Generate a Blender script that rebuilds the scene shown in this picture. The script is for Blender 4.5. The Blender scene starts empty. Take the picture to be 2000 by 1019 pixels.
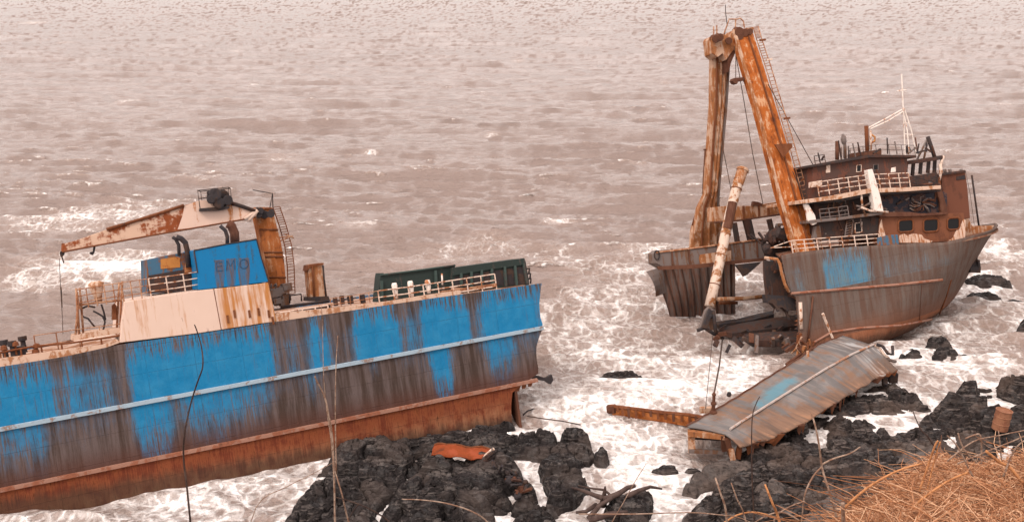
import bpy, math, random
import numpy as np
from mathutils import Vector, Matrix

RNG = random.Random(7)
SC = bpy.context.scene
COL = SC.collection
radians = math.radians

# ---------------------------------------------------------------- camera geometry (metres; sea level z = 0)
CAMZ = 24.4
FPX = 2300.0                      # focal length in pixels of a 2000 px wide picture
PITCH = math.atan(549.5 / FPX)
CAM = Vector((0, 0, CAMZ))
FWD = Vector((0, math.cos(PITCH), -math.sin(PITCH)))
UPV = Vector((0, math.sin(PITCH), math.cos(PITCH)))
RGT = Vector((1, 0, 0))

def ray(px, py):
    return FWD + RGT * ((px - 1000) / FPX) - UPV * ((py - 509.5) / FPX)
def ground(px, py, z=0.0):
    d = ray(px, py)
    return CAM + d * ((z - CAMZ) / d.z)
def at_depth(px, py, Y):
    d = ray(px, py)
    return CAM + d * (Y / d.y)

class Frame:
    """a ship's own axes: x along the keel, y across (away from the shore), z up"""
    def __init__(s, origin, heading, lst, lineA, lineB, wl=0.0):
        h, l = radians(heading), radians(lst)
        n = Vector((-math.sin(h), math.cos(h), 0))
        s.b = (n * math.cos(l) - Vector((0, 0, 1)) * math.sin(l)).normalized()
        s.O = origin
        A, B = s.hit(*lineA, wl), s.hit(*lineB, wl)
        s.a = (B - A).normalized()
        s.c = s.a.cross(s.b).normalized()
        s.M = Matrix(((s.a.x, s.b.x, s.c.x, s.O.x), (s.a.y, s.b.y, s.c.y, s.O.y), (s.a.z, s.b.z, s.c.z, s.O.z), (0, 0, 0, 1)))
        s.Mi = s.M.inverted()
    def hit(s, px, py, w):
        d = ray(px, py); p0 = s.O + s.b * w
        return CAM + d * ((p0 - CAM).dot(s.b) / d.dot(s.b))
    def P(s, px, py, w=0.0):
        return s.Mi @ s.hit(px, py, w)
    def at(s, u, w, v):
        return s.M @ Vector((u, w, v))

# ---------------------------------------------------------------- mesh collecting
class MB:
    def __init__(s):
        s.v, s.f = [], []
    def add(s, vs, fs):
        n = len(s.v)
        s.v += [tuple(p) for p in vs]
        s.f += [tuple(i + n for i in f) for f in fs]
        return s
    def box(s, x0, x1, y0, y1, z0, z1):
        return s.add([(x0,y0,z0),(x1,y0,z0),(x1,y1,z0),(x0,y1,z0),(x0,y0,z1),(x1,y0,z1),(x1,y1,z1),(x0,y1,z1)],
                     [(0,3,2,1),(4,5,6,7),(0,1,5,4),(1,2,6,5),(2,3,7,6),(3,0,4,7)])
    def prism(s, poly, off):
        off = Vector(off); n = len(poly)
        vs = [Vector(p) for p in poly] + [Vector(p) + off for p in poly]
        fs = [tuple(range(n)), tuple(range(2*n-1, n-1, -1))] + [(i, i+n, (i+1) % n + n, (i+1) % n) for i in range(n)]
        return s.add(vs, fs)
    def beam(s, p0, p1, w0, h0, w1=None, h1=None, side=(0, 1, 0)):
        p0, p1 = Vector(p0), Vector(p1)
        w1 = w0 if w1 is None else w1; h1 = h0 if h1 is None else h1
        d = (p1 - p0).normalized(); sd = Vector(side)
        x = d.cross(sd)
        if x.length < 1e-3: x = d.cross(Vector((1, 0, 0)))
        x.normalize(); y = d.cross(x).normalized()
        vs = []
        for p, w, h in ((p0, w0, h0), (p1, w1, h1)):
            vs += [p - x*w/2 - y*h/2, p + x*w/2 - y*h/2, p + x*w/2 + y*h/2, p - x*w/2 + y*h/2]
        return s.add(vs, [(0,3,2,1),(4,5,6,7),(0,1,5,4),(1,2,6,5),(2,3,7,6),(3,0,4,7)])
    def tube(s, pts, r, n=6, r1=None, cap=True):
        pts = [Vector(p) for p in pts]; m = len(pts)
        if m < 2: return s
        r1 = r if r1 is None else r1
        vs, fs = [], []
        prev = None
        for i, p in enumerate(pts):
            t = (pts[min(i+1, m-1)] - pts[max(i-1, 0)]).normalized()
            if prev is None:
                ref = Vector((0, 0, 1)) if abs(t.z) < .9 else Vector((1, 0, 0))
                x = t.cross(ref).normalized()
            else:
                x = (prev - t * prev.dot(t)).normalized()
            prev = x; y = t.cross(x)
            rr = r + (r1 - r) * i / (m - 1)
            for k in range(n):
                a = 2 * math.pi * k / n
                vs.append(p + (x * math.cos(a) + y * math.sin(a)) * rr)
        for i in range(m - 1):
            for k in range(n):
                fs.append((i*n + k, i*n + (k+1) % n, (i+1)*n + (k+1) % n, (i+1)*n + k))
        if cap:
            fs.append(tuple(range(n-1, -1, -1))); fs.append(tuple((m-1)*n + k for k in range(n)))
        return s.add(vs, fs)
    def lathe(s, base, prof, n=14, axis=(0, 0, 1)):
        ax = Vector(axis).normalized(); base = Vector(base)
        x = ax.orthogonal().normalized(); y = ax.cross(x)
        vs, fs = [], []
        for (r, h) in prof:
            for k in range(n):
                a = 2*math.pi*k/n
                vs.append(base + ax*h + (x*math.cos(a) + y*math.sin(a))*r)
        for i in range(len(prof)-1):
            for k in range(n):
                fs.append((i*n+k, i*n+(k+1) % n, (i+1)*n+(k+1) % n, (i+1)*n+k))
        fs.append(tuple(range(n-1, -1, -1))); fs.append(tuple((len(prof)-1)*n+k for k in range(n)))
        return s.add(vs, fs)
    def sheet(s, grid, off):
        """a plate: grid[i][j] of points, given thickness by the vector off"""
        off = Vector(off); ni, nj = len(grid), len(grid[0])
        top = [Vector(p) for row in grid for p in row]
        vs = top + [p + off for p in top]; N = ni*nj; fs = []
        for i in range(ni-1):
            for j in range(nj-1):
                a, b, c, d = i*nj+j, i*nj+j+1, (i+1)*nj+j+1, (i+1)*nj+j
                fs += [(a, b, c, d), (a+N, d+N, c+N, b+N)]
        for i in range(ni-1):
            a, d = i*nj, (i+1)*nj; fs.append((a, d, d+N, a+N))
            a, d = i*nj+nj-1, (i+1)*nj+nj-1; fs.append((a, a+N, d+N, d))
        for j in range(nj-1):
            fs.append((j, j+N, j+1+N, j+1)); a = (ni-1)*nj+j; fs.append((a, a+1, a+1+N, a+N))
        return s.add(vs, fs)
    def build(s, name, mat, parent=None, smooth=False, bevel=0.0, fix=True):
        me = bpy.data.meshes.new(name)
        me.from_pydata(s.v, [], s.f)
        if fix:
            import bmesh
            bm = bmesh.new(); bm.from_mesh(me)
            bmesh.ops.recalc_face_normals(bm, faces=bm.faces)
            bm.to_mesh(me); bm.free()
        me.materials.append(mat)
        if smooth:
            me.polygons.foreach_set('use_smooth', [True]*len(me.polygons))
        o = bpy.data.objects.new(name, me); COL.objects.link(o)
        if parent is not None: o.parent = parent
        if bevel:
            md = o.modifiers.new('edge', 'BEVEL'); md.width = bevel; md.segments = 2; md.limit_method = 'ANGLE'
        return o

def np_mesh(name, V, Q, mat, smooth=True, parent=None, attrs=None):
    me = bpy.data.meshes.new(name)
    V = np.ascontiguousarray(V, dtype=np.float32); Q = np.ascontiguousarray(Q, dtype=np.int32)
    k = Q.shape[1]
    me.vertices.add(len(V)); me.vertices.foreach_set('co', V.ravel())
    me.loops.add(Q.size); me.loops.foreach_set('vertex_index', Q.ravel())
    me.polygons.add(len(Q)); me.polygons.foreach_set('loop_start', np.arange(0, Q.size, k, dtype=np.int32))
    if smooth: me.polygons.foreach_set('use_smooth', np.ones(len(Q), dtype=bool))
    for an, data in (attrs or {}).items():
        at = me.attributes.new(an, 'FLOAT', 'POINT'); at.data.foreach_set('value', np.ascontiguousarray(data, dtype=np.float32))
    me.update(calc_edges=True); me.validate()
    me.materials.append(mat)
    o = bpy.data.objects.new(name, me); COL.objects.link(o)
    if parent is not None: o.parent = parent
    return o

def tag(o, label=None, cat=None, group=None, kind=None):
    if label: o['label'] = label
    if cat: o['category'] = cat
    if group: o['group'] = group
    if kind: o['kind'] = kind
    return o
def empty(name, label, cat, M=None, loc=None, group=None):
    o = bpy.data.objects.new(name, None); COL.objects.link(o)
    o.empty_display_size = 0.5
    if M is not None: o.matrix_world = M
    if loc is not None: o.location = loc
    return tag(o, label, cat, group)

# ---------------------------------------------------------------- numpy noise
def _h(ix, iy, s):
    n = (ix.astype(np.int64)*374761393 + iy.astype(np.int64)*668265263 + s*1274126177) & 0x7fffffff
    n = ((n ^ (n >> 13))*1274126177) & 0x7fffffff
    n = ((n ^ (n >> 16))*2246822519) & 0x7fffffff
    return ((n ^ (n >> 15)) & 0xffffff) / float(0xffffff)
def vnoise(x, y, s=0):
    ix, iy = np.floor(x), np.floor(y); fx, fy = x-ix, y-iy
    fx = fx*fx*fx*(fx*(fx*6-15)+10); fy = fy*fy*fy*(fy*(fy*6-15)+10)
    a, b, c, d = _h(ix, iy, s), _h(ix+1, iy, s), _h(ix, iy+1, s), _h(ix+1, iy+1, s)
    return (a*(1-fx)+b*fx)*(1-fy) + (c*(1-fx)+d*fx)*fy
def fbm(x, y, s=0, o=4, g=.5):
    r, a, t = 0, 1, 0
    for i in range(o):
        r = r + a*vnoise(x*2**i + 17.3*i, y*2**i - 9.1*i, s+i); t += a; a *= g
    return r/t
def worley(x, y, s=0):
    ix, iy = np.floor(x), np.floor(y)
    f1 = np.full(x.shape, 9.); f2 = np.full(x.shape, 9.); cid = np.zeros(x.shape); tl = np.zeros(x.shape)
    for dx in (-1, 0, 1):
        for dy in (-1, 0, 1):
            cx, cy = ix+dx, iy+dy
            px, py = cx+.1+.8*_h(cx, cy, s+11), cy+.1+.8*_h(cx, cy, s+23)
            d = np.hypot(x-px, y-py); r = _h(cx, cy, s+37)
            new = d < f1
            f2 = np.where(new, f1, np.minimum(f2, d)); cid = np.where(new, r, cid); f1 = np.where(new, d, f1); tl = np.where(new, (x-px)*(_h(cx, cy, s+51)-.5)*2 + (y-py)*(_h(cx, cy, s+57)-.62)*2, tl)
    return f1, f2, cid, tl
def sstep(a, b, x):
    t = np.clip((x-a)/(b-a), 0, 1); return t*t*(3-2*t)
def poly_dist(px, py, poly):
    """signed distance to a polygon, positive inside"""
    d = np.full(px.shape, 1e9); ins = np.zeros(px.shape, bool); n = len(poly)
    for i in range(n):
        ax, ay = poly[i]; bx, by = poly[(i+1) % n]
        ex, ey = bx-ax, by-ay
        t = np.clip(((px-ax)*ex+(py-ay)*ey)/(ex*ex+ey*ey+1e-12), 0, 1)
        d = np.minimum(d, np.hypot(px-ax-t*ex, py-ay-t*ey))
        if abs(ey) > 1e-12:
            c = ((ay > py) != (by > py)) & (px < (bx-ax)*(py-ay)/ey + ax)
            ins ^= c
    return np.where(ins, d, -d)

# ---------------------------------------------------------------- node helpers
class NT:
    def __init__(s, name):
        s.m = bpy.data.materials.new(name); s.m.use_nodes = True
        s.t = s.m.node_tree; s.t.nodes.clear()
        s.out = s.t.nodes.new('ShaderNodeOutputMaterial')
        s.b = s.t.nodes.new('ShaderNodeBsdfPrincipled')
        s.t.links.new(s.b.outputs[0], s.out.inputs[0])
        s.tc = s.t.nodes.new('ShaderNodeTexCoord')
        s.obj = s.tc.outputs['Object']
    def n(s, t): return s.t.nodes.new(t)
    def put(s, sock, v):
        if isinstance(v, bpy.types.NodeSocket): s.t.links.new(v, sock)
        elif isinstance(v, (tuple, list)):
            sock.default_value = tuple(v) + ((1,) if len(v) == 3 and len(sock.default_value) == 4 else ())
        else: sock.default_value = v
    def scale(s, vec, sc, loc=(0, 0, 0)):
        m = s.n('ShaderNodeMapping'); s.put(m.inputs[0], vec); m.inputs['Scale'].default_value = sc; m.inputs['Location'].default_value = loc
        return m.outputs[0]
    def noise(s, vec, sc=1., det=6., ro=.55, dis=0.):
        m = s.n('ShaderNodeTexNoise'); s.put(m.inputs['Vector'], vec); m.inputs['Scale'].default_value = sc
        m.inputs['Detail'].default_value = det; m.inputs['Roughness'].default_value = ro; m.inputs['Distortion'].default_value = dis
        return m.outputs[0]
    def noisec(s, vec, sc=1., det=3.):
        m = s.n('ShaderNodeTexNoise'); s.put(m.inputs['Vector'], vec); m.inputs['Scale'].default_value = sc; m.inputs['Detail'].default_value = det
        return m.outputs[1]
    def vor(s, vec, sc=1., feat='DISTANCE_TO_EDGE', rnd=1.):
        m = s.n('ShaderNodeTexVoronoi'); m.feature = feat; s.put(m.inputs['Vector'], vec); m.inputs['Scale'].default_value = sc
        m.inputs['Randomness'].default_value = rnd
        return m.outputs[0]
    def math(s, op, a, b=0., c=None, clamp=False):
        m = s.n('ShaderNodeMath'); m.operation = op; m.use_clamp = clamp
        s.put(m.inputs[0], a); s.put(m.inputs[1], b)
        if c is not None: s.put(m.inputs[2], c)
        return m.outputs[0]
    def mix(s, f, a, b, mode='MIX'):
        m = s.n('ShaderNodeMix'); m.data_type = 'RGBA'; m.blend_type = mode
        s.put(m.inputs[0], f); s.put(m.inputs[6], a); s.put(m.inputs[7], b)
        return m.outputs[2]
    def mixf(s, f, a, b):
        m = s.n('ShaderNodeMix'); s.put(m.inputs[0], f); s.put(m.inputs[2], a); s.put(m.inputs[3], b); return m.outputs[0]
    def vadd(s, a, b, sc=1.):
        m = s.n('ShaderNodeVectorMath'); m.operation = 'MULTIPLY_ADD'; s.put(m.inputs[0], b); m.inputs[1].default_value = (sc,)*3; s.put(m.inputs[2], a); return m.outputs[0]
    def ss(s, v, a, b):
        m = s.n('ShaderNodeMapRange'); m.interpolation_type = 'SMOOTHSTEP'; s.put(m.inputs[0], v); m.inputs[1].default_value = a; m.inputs[2].default_value = b
        return m.outputs[0]
    def ramp(s, v, stops, mode='LINEAR'):
        m = s.n('ShaderNodeValToRGB'); s.put(m.inputs[0], v); cr = m.color_ramp; cr.interpolation = mode
        while len(cr.elements) < len(stops): cr.elements.new(.5)
        for e, (p, c) in zip(cr.elements, stops):
            e.position = p; e.color = (c, c, c, 1) if isinstance(c, (int, float)) else tuple(c) + (1,)
        return m.outputs[0]
    def xyz(s, vec):
        m = s.n('ShaderNodeSeparateXYZ'); s.put(m.inputs[0], vec); return m.outputs
    def attr(s, name):
        m = s.n('ShaderNodeAttribute'); m.attribute_name = name; return m.outputs['Fac']
    def bump(s, h, st=.3, d=.05, normal=None):
        m = s.n('ShaderNodeBump'); s.put(m.inputs['Height'], h); m.inputs['Strength'].default_value = st; m.inputs['Distance'].default_value = d
        if normal is not None: s.put(m.inputs['Normal'], normal)
        return m.outputs[0]
    def fin(s, col, rough=.7, normal=None, spec=.3, metal=0.):
        s.put(s.b.inputs['Base Color'], col); s.put(s.b.inputs['Roughness'], rough)
        s.put(s.b.inputs['Specular IOR Level'], spec); s.put(s.b.inputs['Metallic'], metal)
        if normal is not None: s.put(s.b.inputs['Normal'], normal)
        return s.m

def corroded(name, paint, rust=(.22, .07, .025), dark=(.05, .025, .02), amt=.5, streak=.5, sc=1.0, rough=.75, var=.25):
    """old paint over steel: rust patches and runs down the z axis"""
    t = NT(name)
    A = t.noise(t.obj, .9*sc, 8, .62, .4)
    S = t.noise(t.scale(t.obj, (3.2*sc, 3.2*sc, .28*sc)), 1., 6, .6, .2)
    F = t.noise(t.obj, 9*sc, 4, .6)
    k = t.math('ADD', t.math('MULTIPLY', A, 1-streak), t.math('MULTIPLY', S, streak))
    k = t.math('ADD', k, t.math('MULTIPLY', t.math('SUBTRACT', F, .5), .16))
    m = t.ss(k, .62-.3*amt, .70-.3*amt)
    m2 = t.ss(k, .72-.3*amt, .86-.3*amt)
    p = t.mix(t.math('MULTIPLY', A, var*2), paint, tuple(c*.6 for c in paint))
    r = t.mix(F, tuple(c*.7 for c in rust), tuple(min(1, c*1.35) for c in rust))
    r = t.mix(m2, r, dark)
    return t.fin(t.mix(m, p, r), t.mixf(m, rough-.15, .9), t.bump(t.math('ADD', m, t.math('MULTIPLY', F, .6)), .5, .02), .10)
EXPOSURE = .20
SEA_STEEP = .047
HZ = .97
MURK = .165
# ================================================================ camera, light, sky
cam = bpy.data.cameras.new('camera'); cam.sensor_width = 36; cam.lens = 36*FPX/2000; cam.clip_start = .1; cam.clip_end = 60000
co = bpy.data.objects.new('camera', cam); COL.objects.link(co)
co.matrix_world = Matrix(((RGT.x, UPV.x, -FWD.x, CAM.x), (RGT.y, UPV.y, -FWD.y, CAM.y), (RGT.z, UPV.z, -FWD.z, CAM.z), (0, 0, 0, 1)))
SC.camera = co
SUN_EL, SUN_AZ = radians(48), radians(215)          # azimuth clockwise from +Y: behind the camera, to the left
sun = bpy.data.lights.new('sun', 'SUN'); sun.energy = 1.1; sun.angle = radians(12); sun.color = (1, .90, .80)
so = bpy.data.objects.new('sun', sun); COL.objects.link(so)
sd = Vector((math.sin(SUN_AZ)*math.cos(SUN_EL), math.cos(SUN_AZ)*math.cos(SUN_EL), math.sin(SUN_EL)))
so.rotation_euler = sd.to_track_quat('Z', 'Y').to_euler(); so.location = (0, 0, 60)
W = bpy.data.worlds.new('World'); SC.world = W; W.use_nodes = True
wn = W.node_tree; bg = wn.nodes['Background']
sky = wn.nodes.new('ShaderNodeTexSky'); sky.sky_type = 'NISHITA'; sky.sun_disc = False
sky.sun_elevation = SUN_EL; sky.sun_rotation = SUN_AZ; sky.dust_density = 6; sky.air_density = 1.5
hs = wn.nodes.new('ShaderNodeHueSaturation'); hs.inputs['Saturation'].default_value = .12
wn.links.new(sky.outputs[0], hs.inputs['Color'])
mu = wn.nodes.new('ShaderNodeMix'); mu.data_type = 'RGBA'; mu.blend_type = 'MULTIPLY'; mu.inputs[0].default_value = 1
wn.links.new(hs.outputs[0], mu.inputs[6]); mu.inputs[7].default_value = (1.0, .87, .82, 1)    # the even, warm grey of an overcast sky
cl = wn.nodes.new('ShaderNodeMix'); cl.data_type = 'RGBA'; cl.inputs[0].default_value = .7          # cloud cover
wn.links.new(mu.outputs[2], cl.inputs[6]); cl.inputs[7].default_value = (5.2, 4.6, 4.37, 1)
# bright band added above the horizon, so the waves reflect it with more contrast
wt = wn.nodes.new('ShaderNodeTexCoord'); wz = wn.nodes.new('ShaderNodeSeparateXYZ'); wn.links.new(wt.outputs['Generated'], wz.inputs[0])
wr = wn.nodes.new('ShaderNodeValToRGB'); wn.links.new(wz.outputs[2], wr.inputs[0])
for e_, (p_, c_) in zip([wr.color_ramp.elements[0], wr.color_ramp.elements[1]] + [wr.color_ramp.elements.new(.5) for _ in range(4)], [(0, .40), (1, .27), (.08, .42), (.20, HZ*.88), (.36, HZ), (.56, .33)]):
    e_.position = p_; e_.color = (c_, c_, c_, 1)
wr.color_ramp.elements.update() if hasattr(wr.color_ramp.elements, 'update') else None
wm = wn.nodes.new('ShaderNodeMix'); wm.data_type = 'RGBA'; wm.blend_type = 'MULTIPLY'; wm.inputs[0].default_value = 1
wn.links.new(cl.outputs[2], wm.inputs[6]); wn.links.new(wr.outputs[0], wm.inputs[7])
wv = wn.nodes.new('ShaderNodeMix'); wv.data_type = 'RGBA'; wv.blend_type = 'MULTIPLY'; wv.inputs[0].default_value = 1; wv.inputs[7].default_value = (3, 3, 3, 1)
wn.links.new(wm.outputs[2], wv.inputs[6])
wn.links.new(wv.outputs[2], bg.inputs[0]); bg.inputs[1].default_value = .15
SC.view_settings.view_transform = 'Standard'; SC.view_settings.look = 'None'
SC.view_settings.exposure = EXPOSURE; SC.view_settings.gamma = 1
SC.cycles.use_denoising = True
SC.cycles.max_bounces = 6

# ================================================================ sea
ROCK_POLYS = []     # filled by the rocks before the sea is made: (poly in world xy)
# foam: centre px, radii in px, amount
FOAM = [(150,430,180,40,.66),(230,518,210,27,1.15),(60,545,110,14,.35),(330,400,120,25,.25),(70,610,140,60,.22),
 (400,965,300,60,.85),(150,1010,260,30,.8),(560,930,90,40,.8),
 (1120,640,150,80,.46),(1180,560,130,70,.34),(1100,500,110,35,.34),(1230,700,170,80,.56),(1180,830,200,70,.9),(1250,900,160,90,1.15),(1290,980,110,60,1.0),
 (1340,770,150,60,1.1),(1430,720,120,50,1.05),(1090,780,110,50,.62),(1480,640,160,40,.45),(1460,545,80,30,.75),(1300,600,100,40,.34),(1440,600,100,25,.45),
 (1960,500,80,45,.85),(1900,560,120,40,.45),(1890,650,160,55,.62),(1800,720,120,45,.66),(1920,730,140,40,.8),(1730,790,120,50,.8),(1850,800,80,40,.8),(1990,600,70,60,.75),(1740,680,110,30,.75),
 (1700,825,110,22,.9),(1270,490,70,25,.62),(1230,540,60,30,.45),
 (880,490,170,28,.30),(700,445,60,14,.40),(1095,432,40,9,.75),(760,520,160,36,.30),(560,510,70,25,.25),(640,580,140,35,.25),(960,470,90,18,.35),
 (545,305,60,10,.42),(390,355,80,14,.30),(720,300,30,6,.42),(960,262,26,6,.4),(250,198,34,6,.5),(1660,180,40,7,.4),(1960,210,30,6,.45),(1590,165,40,8,.35),(60,45,40,4,.5),
 (1250,320,40,9,.35),(1850,300,60,12,.35),(1940,390,70,16,.4),(1940,440,80,22,.45),(1300,160,20,4,.4),(130,84,24,3,.45),(400,62,30,4,.35),(1010,120,24,4,.4),(860,330,30,6,.35),(460,100,26,4,.35)]

def make_sea():
    hor = 509.5 - FPX*math.tan(PITCH)
    rows = np.concatenate([np.geomspace(6, 30, 14), np.linspace(30, 86, 20)[1:]*2 - 0])  # px below the horizon, far rows
    far = np.geomspace(1.2, 30, 40)
    mid = np.arange(31, 1130, 1.55)
    pyr = np.concatenate([far, mid]) + hor
    dn = np.array([-ray(1000, p).z / ray(1000, p).y for p in pyr])
    Yr = CAMZ / dn
    near = np.linspace(Yr[-1]-1.2, 8, 16)
    Yr = np.concatenate([Yr, near])
    ncol = 880
    tx = np.linspace(-.62, .62, ncol)
    Y, T = np.meshgrid(Yr, tx, indexing='ij')
    X = T*np.maximum(Y, 60)
    dY = np.abs(np.gradient(Yr))[:, None]*np.ones_like(X)
    dX = np.maximum(Y, 60)*(tx[1]-tx[0])
    rs = np.random.RandomState(3)
    N = 120
    lam = np.geomspace(.9, 34, N)*rs.uniform(.93, 1.07, N)
    th = radians(-97) + rs.normal(0, .30, N)*np.interp(lam, [1, 2.5, 5, 14], [1.5, 1.1, .8, .75])
    Z = np.zeros_like(X); DX = np.zeros_like(X); DY = np.zeros_like(X); SX = np.zeros_like(X); SY = np.zeros_like(X); J = np.zeros_like(X)
    calm = .72 + .28*sstep(48, 75, Y)
    for i in range(N):
        l = lam[i]; k = 2*math.pi/l; cx, cy = math.cos(th[i]), math.sin(th[i])
        st = SEA_STEEP*float(np.interp(l, [.9, 1.6, 2.4, 4, 6, 9, 16, 34], [1.5, 2.0, 1.7, 1.10, .78, .58, .50, .5]))
        A = st/k
        sp = dY*abs(cy) + dX*abs(cx)
        lod = .40 + .60*sstep(1.4, 3.0, l/sp)
        lod = lod*sstep(.10, .5, l/sp)
        ph = k*(cx*X + cy*Y) + rs.uniform(0, 6.283)
        s, c = np.sin(ph), np.cos(ph)
        Z += A*lod*c; DX -= A*lod*cx*s*.80; DY -= A*lod*cy*s*.80
        SX -= st*cx*s*(1-lod); SY -= st*cy*s*(1-lod)
        J += st*lod*c
    Z *= calm
    # slopes of the waves finer than the mesh; far off only the sides that face the shore can be seen over the crests
    lim = -.35*np.abs(CAMZ/np.maximum(Y, 1)); SY = np.where(SY < lim, lim + .12*(SY-lim), SY); SY = np.maximum(SY, -.8*np.abs(CAMZ/np.maximum(Y, 1)))
    SX *= .55
    # foam density
    D = np.zeros_like(X)
    for (px, py, rx, ry, a) in FOAM:
        c = ground(px, py); dx = rx/FPX*c.y*1.03
        y0, y1 = ground(px, py+ry).y, ground(px, max(py-ry, hor+4)).y
        ryw = (y1-y0)/2; cy = (y0+y1)/2
        q = ((X-c.x)/dx)**2 + ((Y-cy)/ryw)**2
        D = 1 - (1-D)*(1-np.minimum(1, a*.84*np.exp(-q*1.25)))
    for poly in ROCK_POLYS:
        xs = [p[0] for p in poly]; ys = [p[1] for p in poly]
        m = (X > min(xs)-4) & (X < max(xs)+4) & (Y > min(ys)-6) & (Y < max(ys)+6)
        if m.any():
            d = -poly_dist(X[m], Y[m], poly)
            D[m] = np.maximum(D[m], .85*(1-sstep(-.2, 2.2, d)))
    hold = sstep(.35, .8, D)
    gust = fbm(X*.035, Y*.02, 5, 3)
    crest = sstep(.50, .95, J*1.15 + .9*(gust-.60))*sstep(.35, .55, fbm(X*.13+7, Y*.06, 9, 2))
    cap = crest*sstep(75, 110, Y)*(1-sstep(900, 2500, Y))
    fo = np.clip(D + cap*.50, 0, 1.05)
    V = np.stack([X+DX, Y+DY*calm, Z*(1-.35*hold)], -1).reshape(-1, 3)
    nr = len(Yr); idx = np.arange(nr*ncol).reshape(nr, ncol)
    Q = np.stack([idx[1:, :-1], idx[1:, 1:], idx[:-1, 1:], idx[:-1, :-1]], -1).reshape(-1, 4)
    o = np_mesh('sea', V, Q, M_SEA, attrs={'foam': fo.ravel(), 'slope_x': SX.ravel(), 'slope_y': SY.ravel()})
    tag(o, kind='structure')
    return o

def mat_sea():
    t = NT('sea_water')
    g = t.obj
    d = t.attr('foam')
    warp = t.vadd(g, t.noisec(g, .55, 4), 2.1)
    # lace: foam threads round open cells, large and small
    e1 = t.vor(t.scale(warp, (.42, .34, .4)), 1.)
    e2 = t.vor(t.scale(warp, (1.25, 1.0, 1.2)), 1.)
    l1 = t.math('SUBTRACT', 1., t.ss(e1, .0, .19))
    l2 = t.math('SUBTRACT', 1., t.ss(e2, .0, .22))
    n3 = t.ss(t.noise(t.scale(g, (.16, .13, .2)), 1., 4, .6), .36, .62)
    l1 = t.math('MULTIPLY', l1, n3)
    ck = t.noise(t.scale(warp, (.9, 2.6, 1)), 1., 8, .68, 1.2)
    n1 = t.noise(t.scale(g, (.5, .32, .5)), 1., 9, .66, .8)
    n2 = t.noise(t.scale(g, (2.6, 1.7, 2.)), 1., 6, .65, .5)
    k = t.math('ADD', t.math('MULTIPLY', d, 1.16), t.math('MULTIPLY', t.math('SUBTRACT', n1, .5), 1.15))
    k = t.math('ADD', k, t.math('MULTIPLY', t.math('SUBTRACT', n2, .5), .55))
    k = t.math('ADD', k, t.math('MULTIPLY', t.math('SUBTRACT', ck, .5), .6))
    gate = t.ss(d, .12, .40)
    k = t.math('ADD', k, t.math('MULTIPLY', gate, t.math('SUBTRACT', t.math('ADD', t.math('MULTIPLY', l1, .46), t.math("MULTIPLY", l2, .34)), .19)))
    m = t.math('ADD', t.math('MULTIPLY', t.ss(k, .42, .80), .45), t.math('MULTIPLY', t.ss(k, .74, 1.15), .55))
    thin = t.math('MULTIPLY', t.ss(k, .20, .60), .16)
    m = t.math('MAXIMUM', m, t.math('MULTIPLY', thin, gate))
    big = t.noise(t.scale(g, (.02, .012, 1)), 1., 4, .5)
    murk = t.mix(big, (MURK, MURK*.75, MURK*.655), (MURK*1.35, MURK*1.03, MURK*.91))
    murk = t.mix(t.math('MULTIPLY', gate, .5), murk, (.33, .245, .205))
    foamc = t.mix(t.ss(n2, .32, .62), (.64, .585, .555), (.92, .90, .89))
    col = t.mix(m, murk, foamc)
    def ridge(sc, det):
        n = t.noise(t.scale(g, sc), 1., det, .6, .3)
        return t.math('SUBTRACT', 1., t.math('ABSOLUTE', t.math('MULTIPLY', t.math('SUBTRACT', n, .5), 3.2)))
    h = t.math('ADD', t.math('MULTIPLY', ridge((1.1, 2.3, 1), 5), .28), t.math('MULTIPLY', ridge((.30, .75, 1), 6), .85))
    cs = t.n('ShaderNodeCombineXYZ'); t.put(cs.inputs[0], t.math('MULTIPLY', t.attr('slope_x'), -1.)); t.put(cs.inputs[1], t.math('MULTIPLY', t.attr('slope_y'), -1.))
    ge = t.n('ShaderNodeNewGeometry'); nv = t.n('ShaderNodeVectorMath'); nv.operation = 'ADD'; t.put(nv.inputs[0], ge.outputs['Normal']); t.put(nv.inputs[1], cs.outputs[0])
    nn = t.n('ShaderNodeVectorMath'); nn.operation = 'NORMALIZE'; t.put(nn.inputs[0], nv.outputs[0])
    nb = t.bump(h, .75, .30, nn.outputs[0])
    nb = t.bump(t.math('ADD', t.math('MULTIPLY', m, .6), t.math('MULTIPLY', n2, t.math('MULTIPLY', gate, 1.6))), .8, .22, nb)
    t.b.inputs['IOR'].default_value = 1.33
    return t.fin(col, t.mixf(m, .10, .85), nb, t.mixf(m, .5, .2))
# ================================================================ materials
CREAM = (.62, .47, .37)
M_CREAM = corroded('cream_paint', (.56, .42, .34), (.26, .09, .03), (.10, .04, .02), .12, .7, 1.0, .6, .12)
M_CREAMR = corroded('cream_paint_rusty', (.54, .38, .29), (.30, .14, .07), (.11, .055, .035), .44, .35, 1.6)
M_BOOM = corroded('boom_paint', (.54, .37, .275), (.20, .055, .02), (.07, .025, .015), .55, .25, 1.1)
M_MASTL = corroded('pale_rusty_mast', (.44, .29, .205), (.26, .105, .042), (.10, .045, .028), .58, .5, 1.3, .75, .25)
M_MASTR = corroded('orange_rusty_mast', (.48, .27, .15), (.31, .088, .020), (.13, .036, .014), .72, .5, 1.5)
M_POST = corroded('orange_rusty_post', (.45, .24, .13), (.31, .10, .03), (.12, .04, .02), .72, .4, 1.6)
M_RAIL = corroded('rail_paint', (.60, .47, .39), (.27, .11, .05), (.12, .05, .03), .40, .2, 3)
M_RAILR = corroded('rail_rust', (.42, .24, .15), (.24, .10, .05), (.10, .045, .03), .6, .2, 3)
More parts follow.
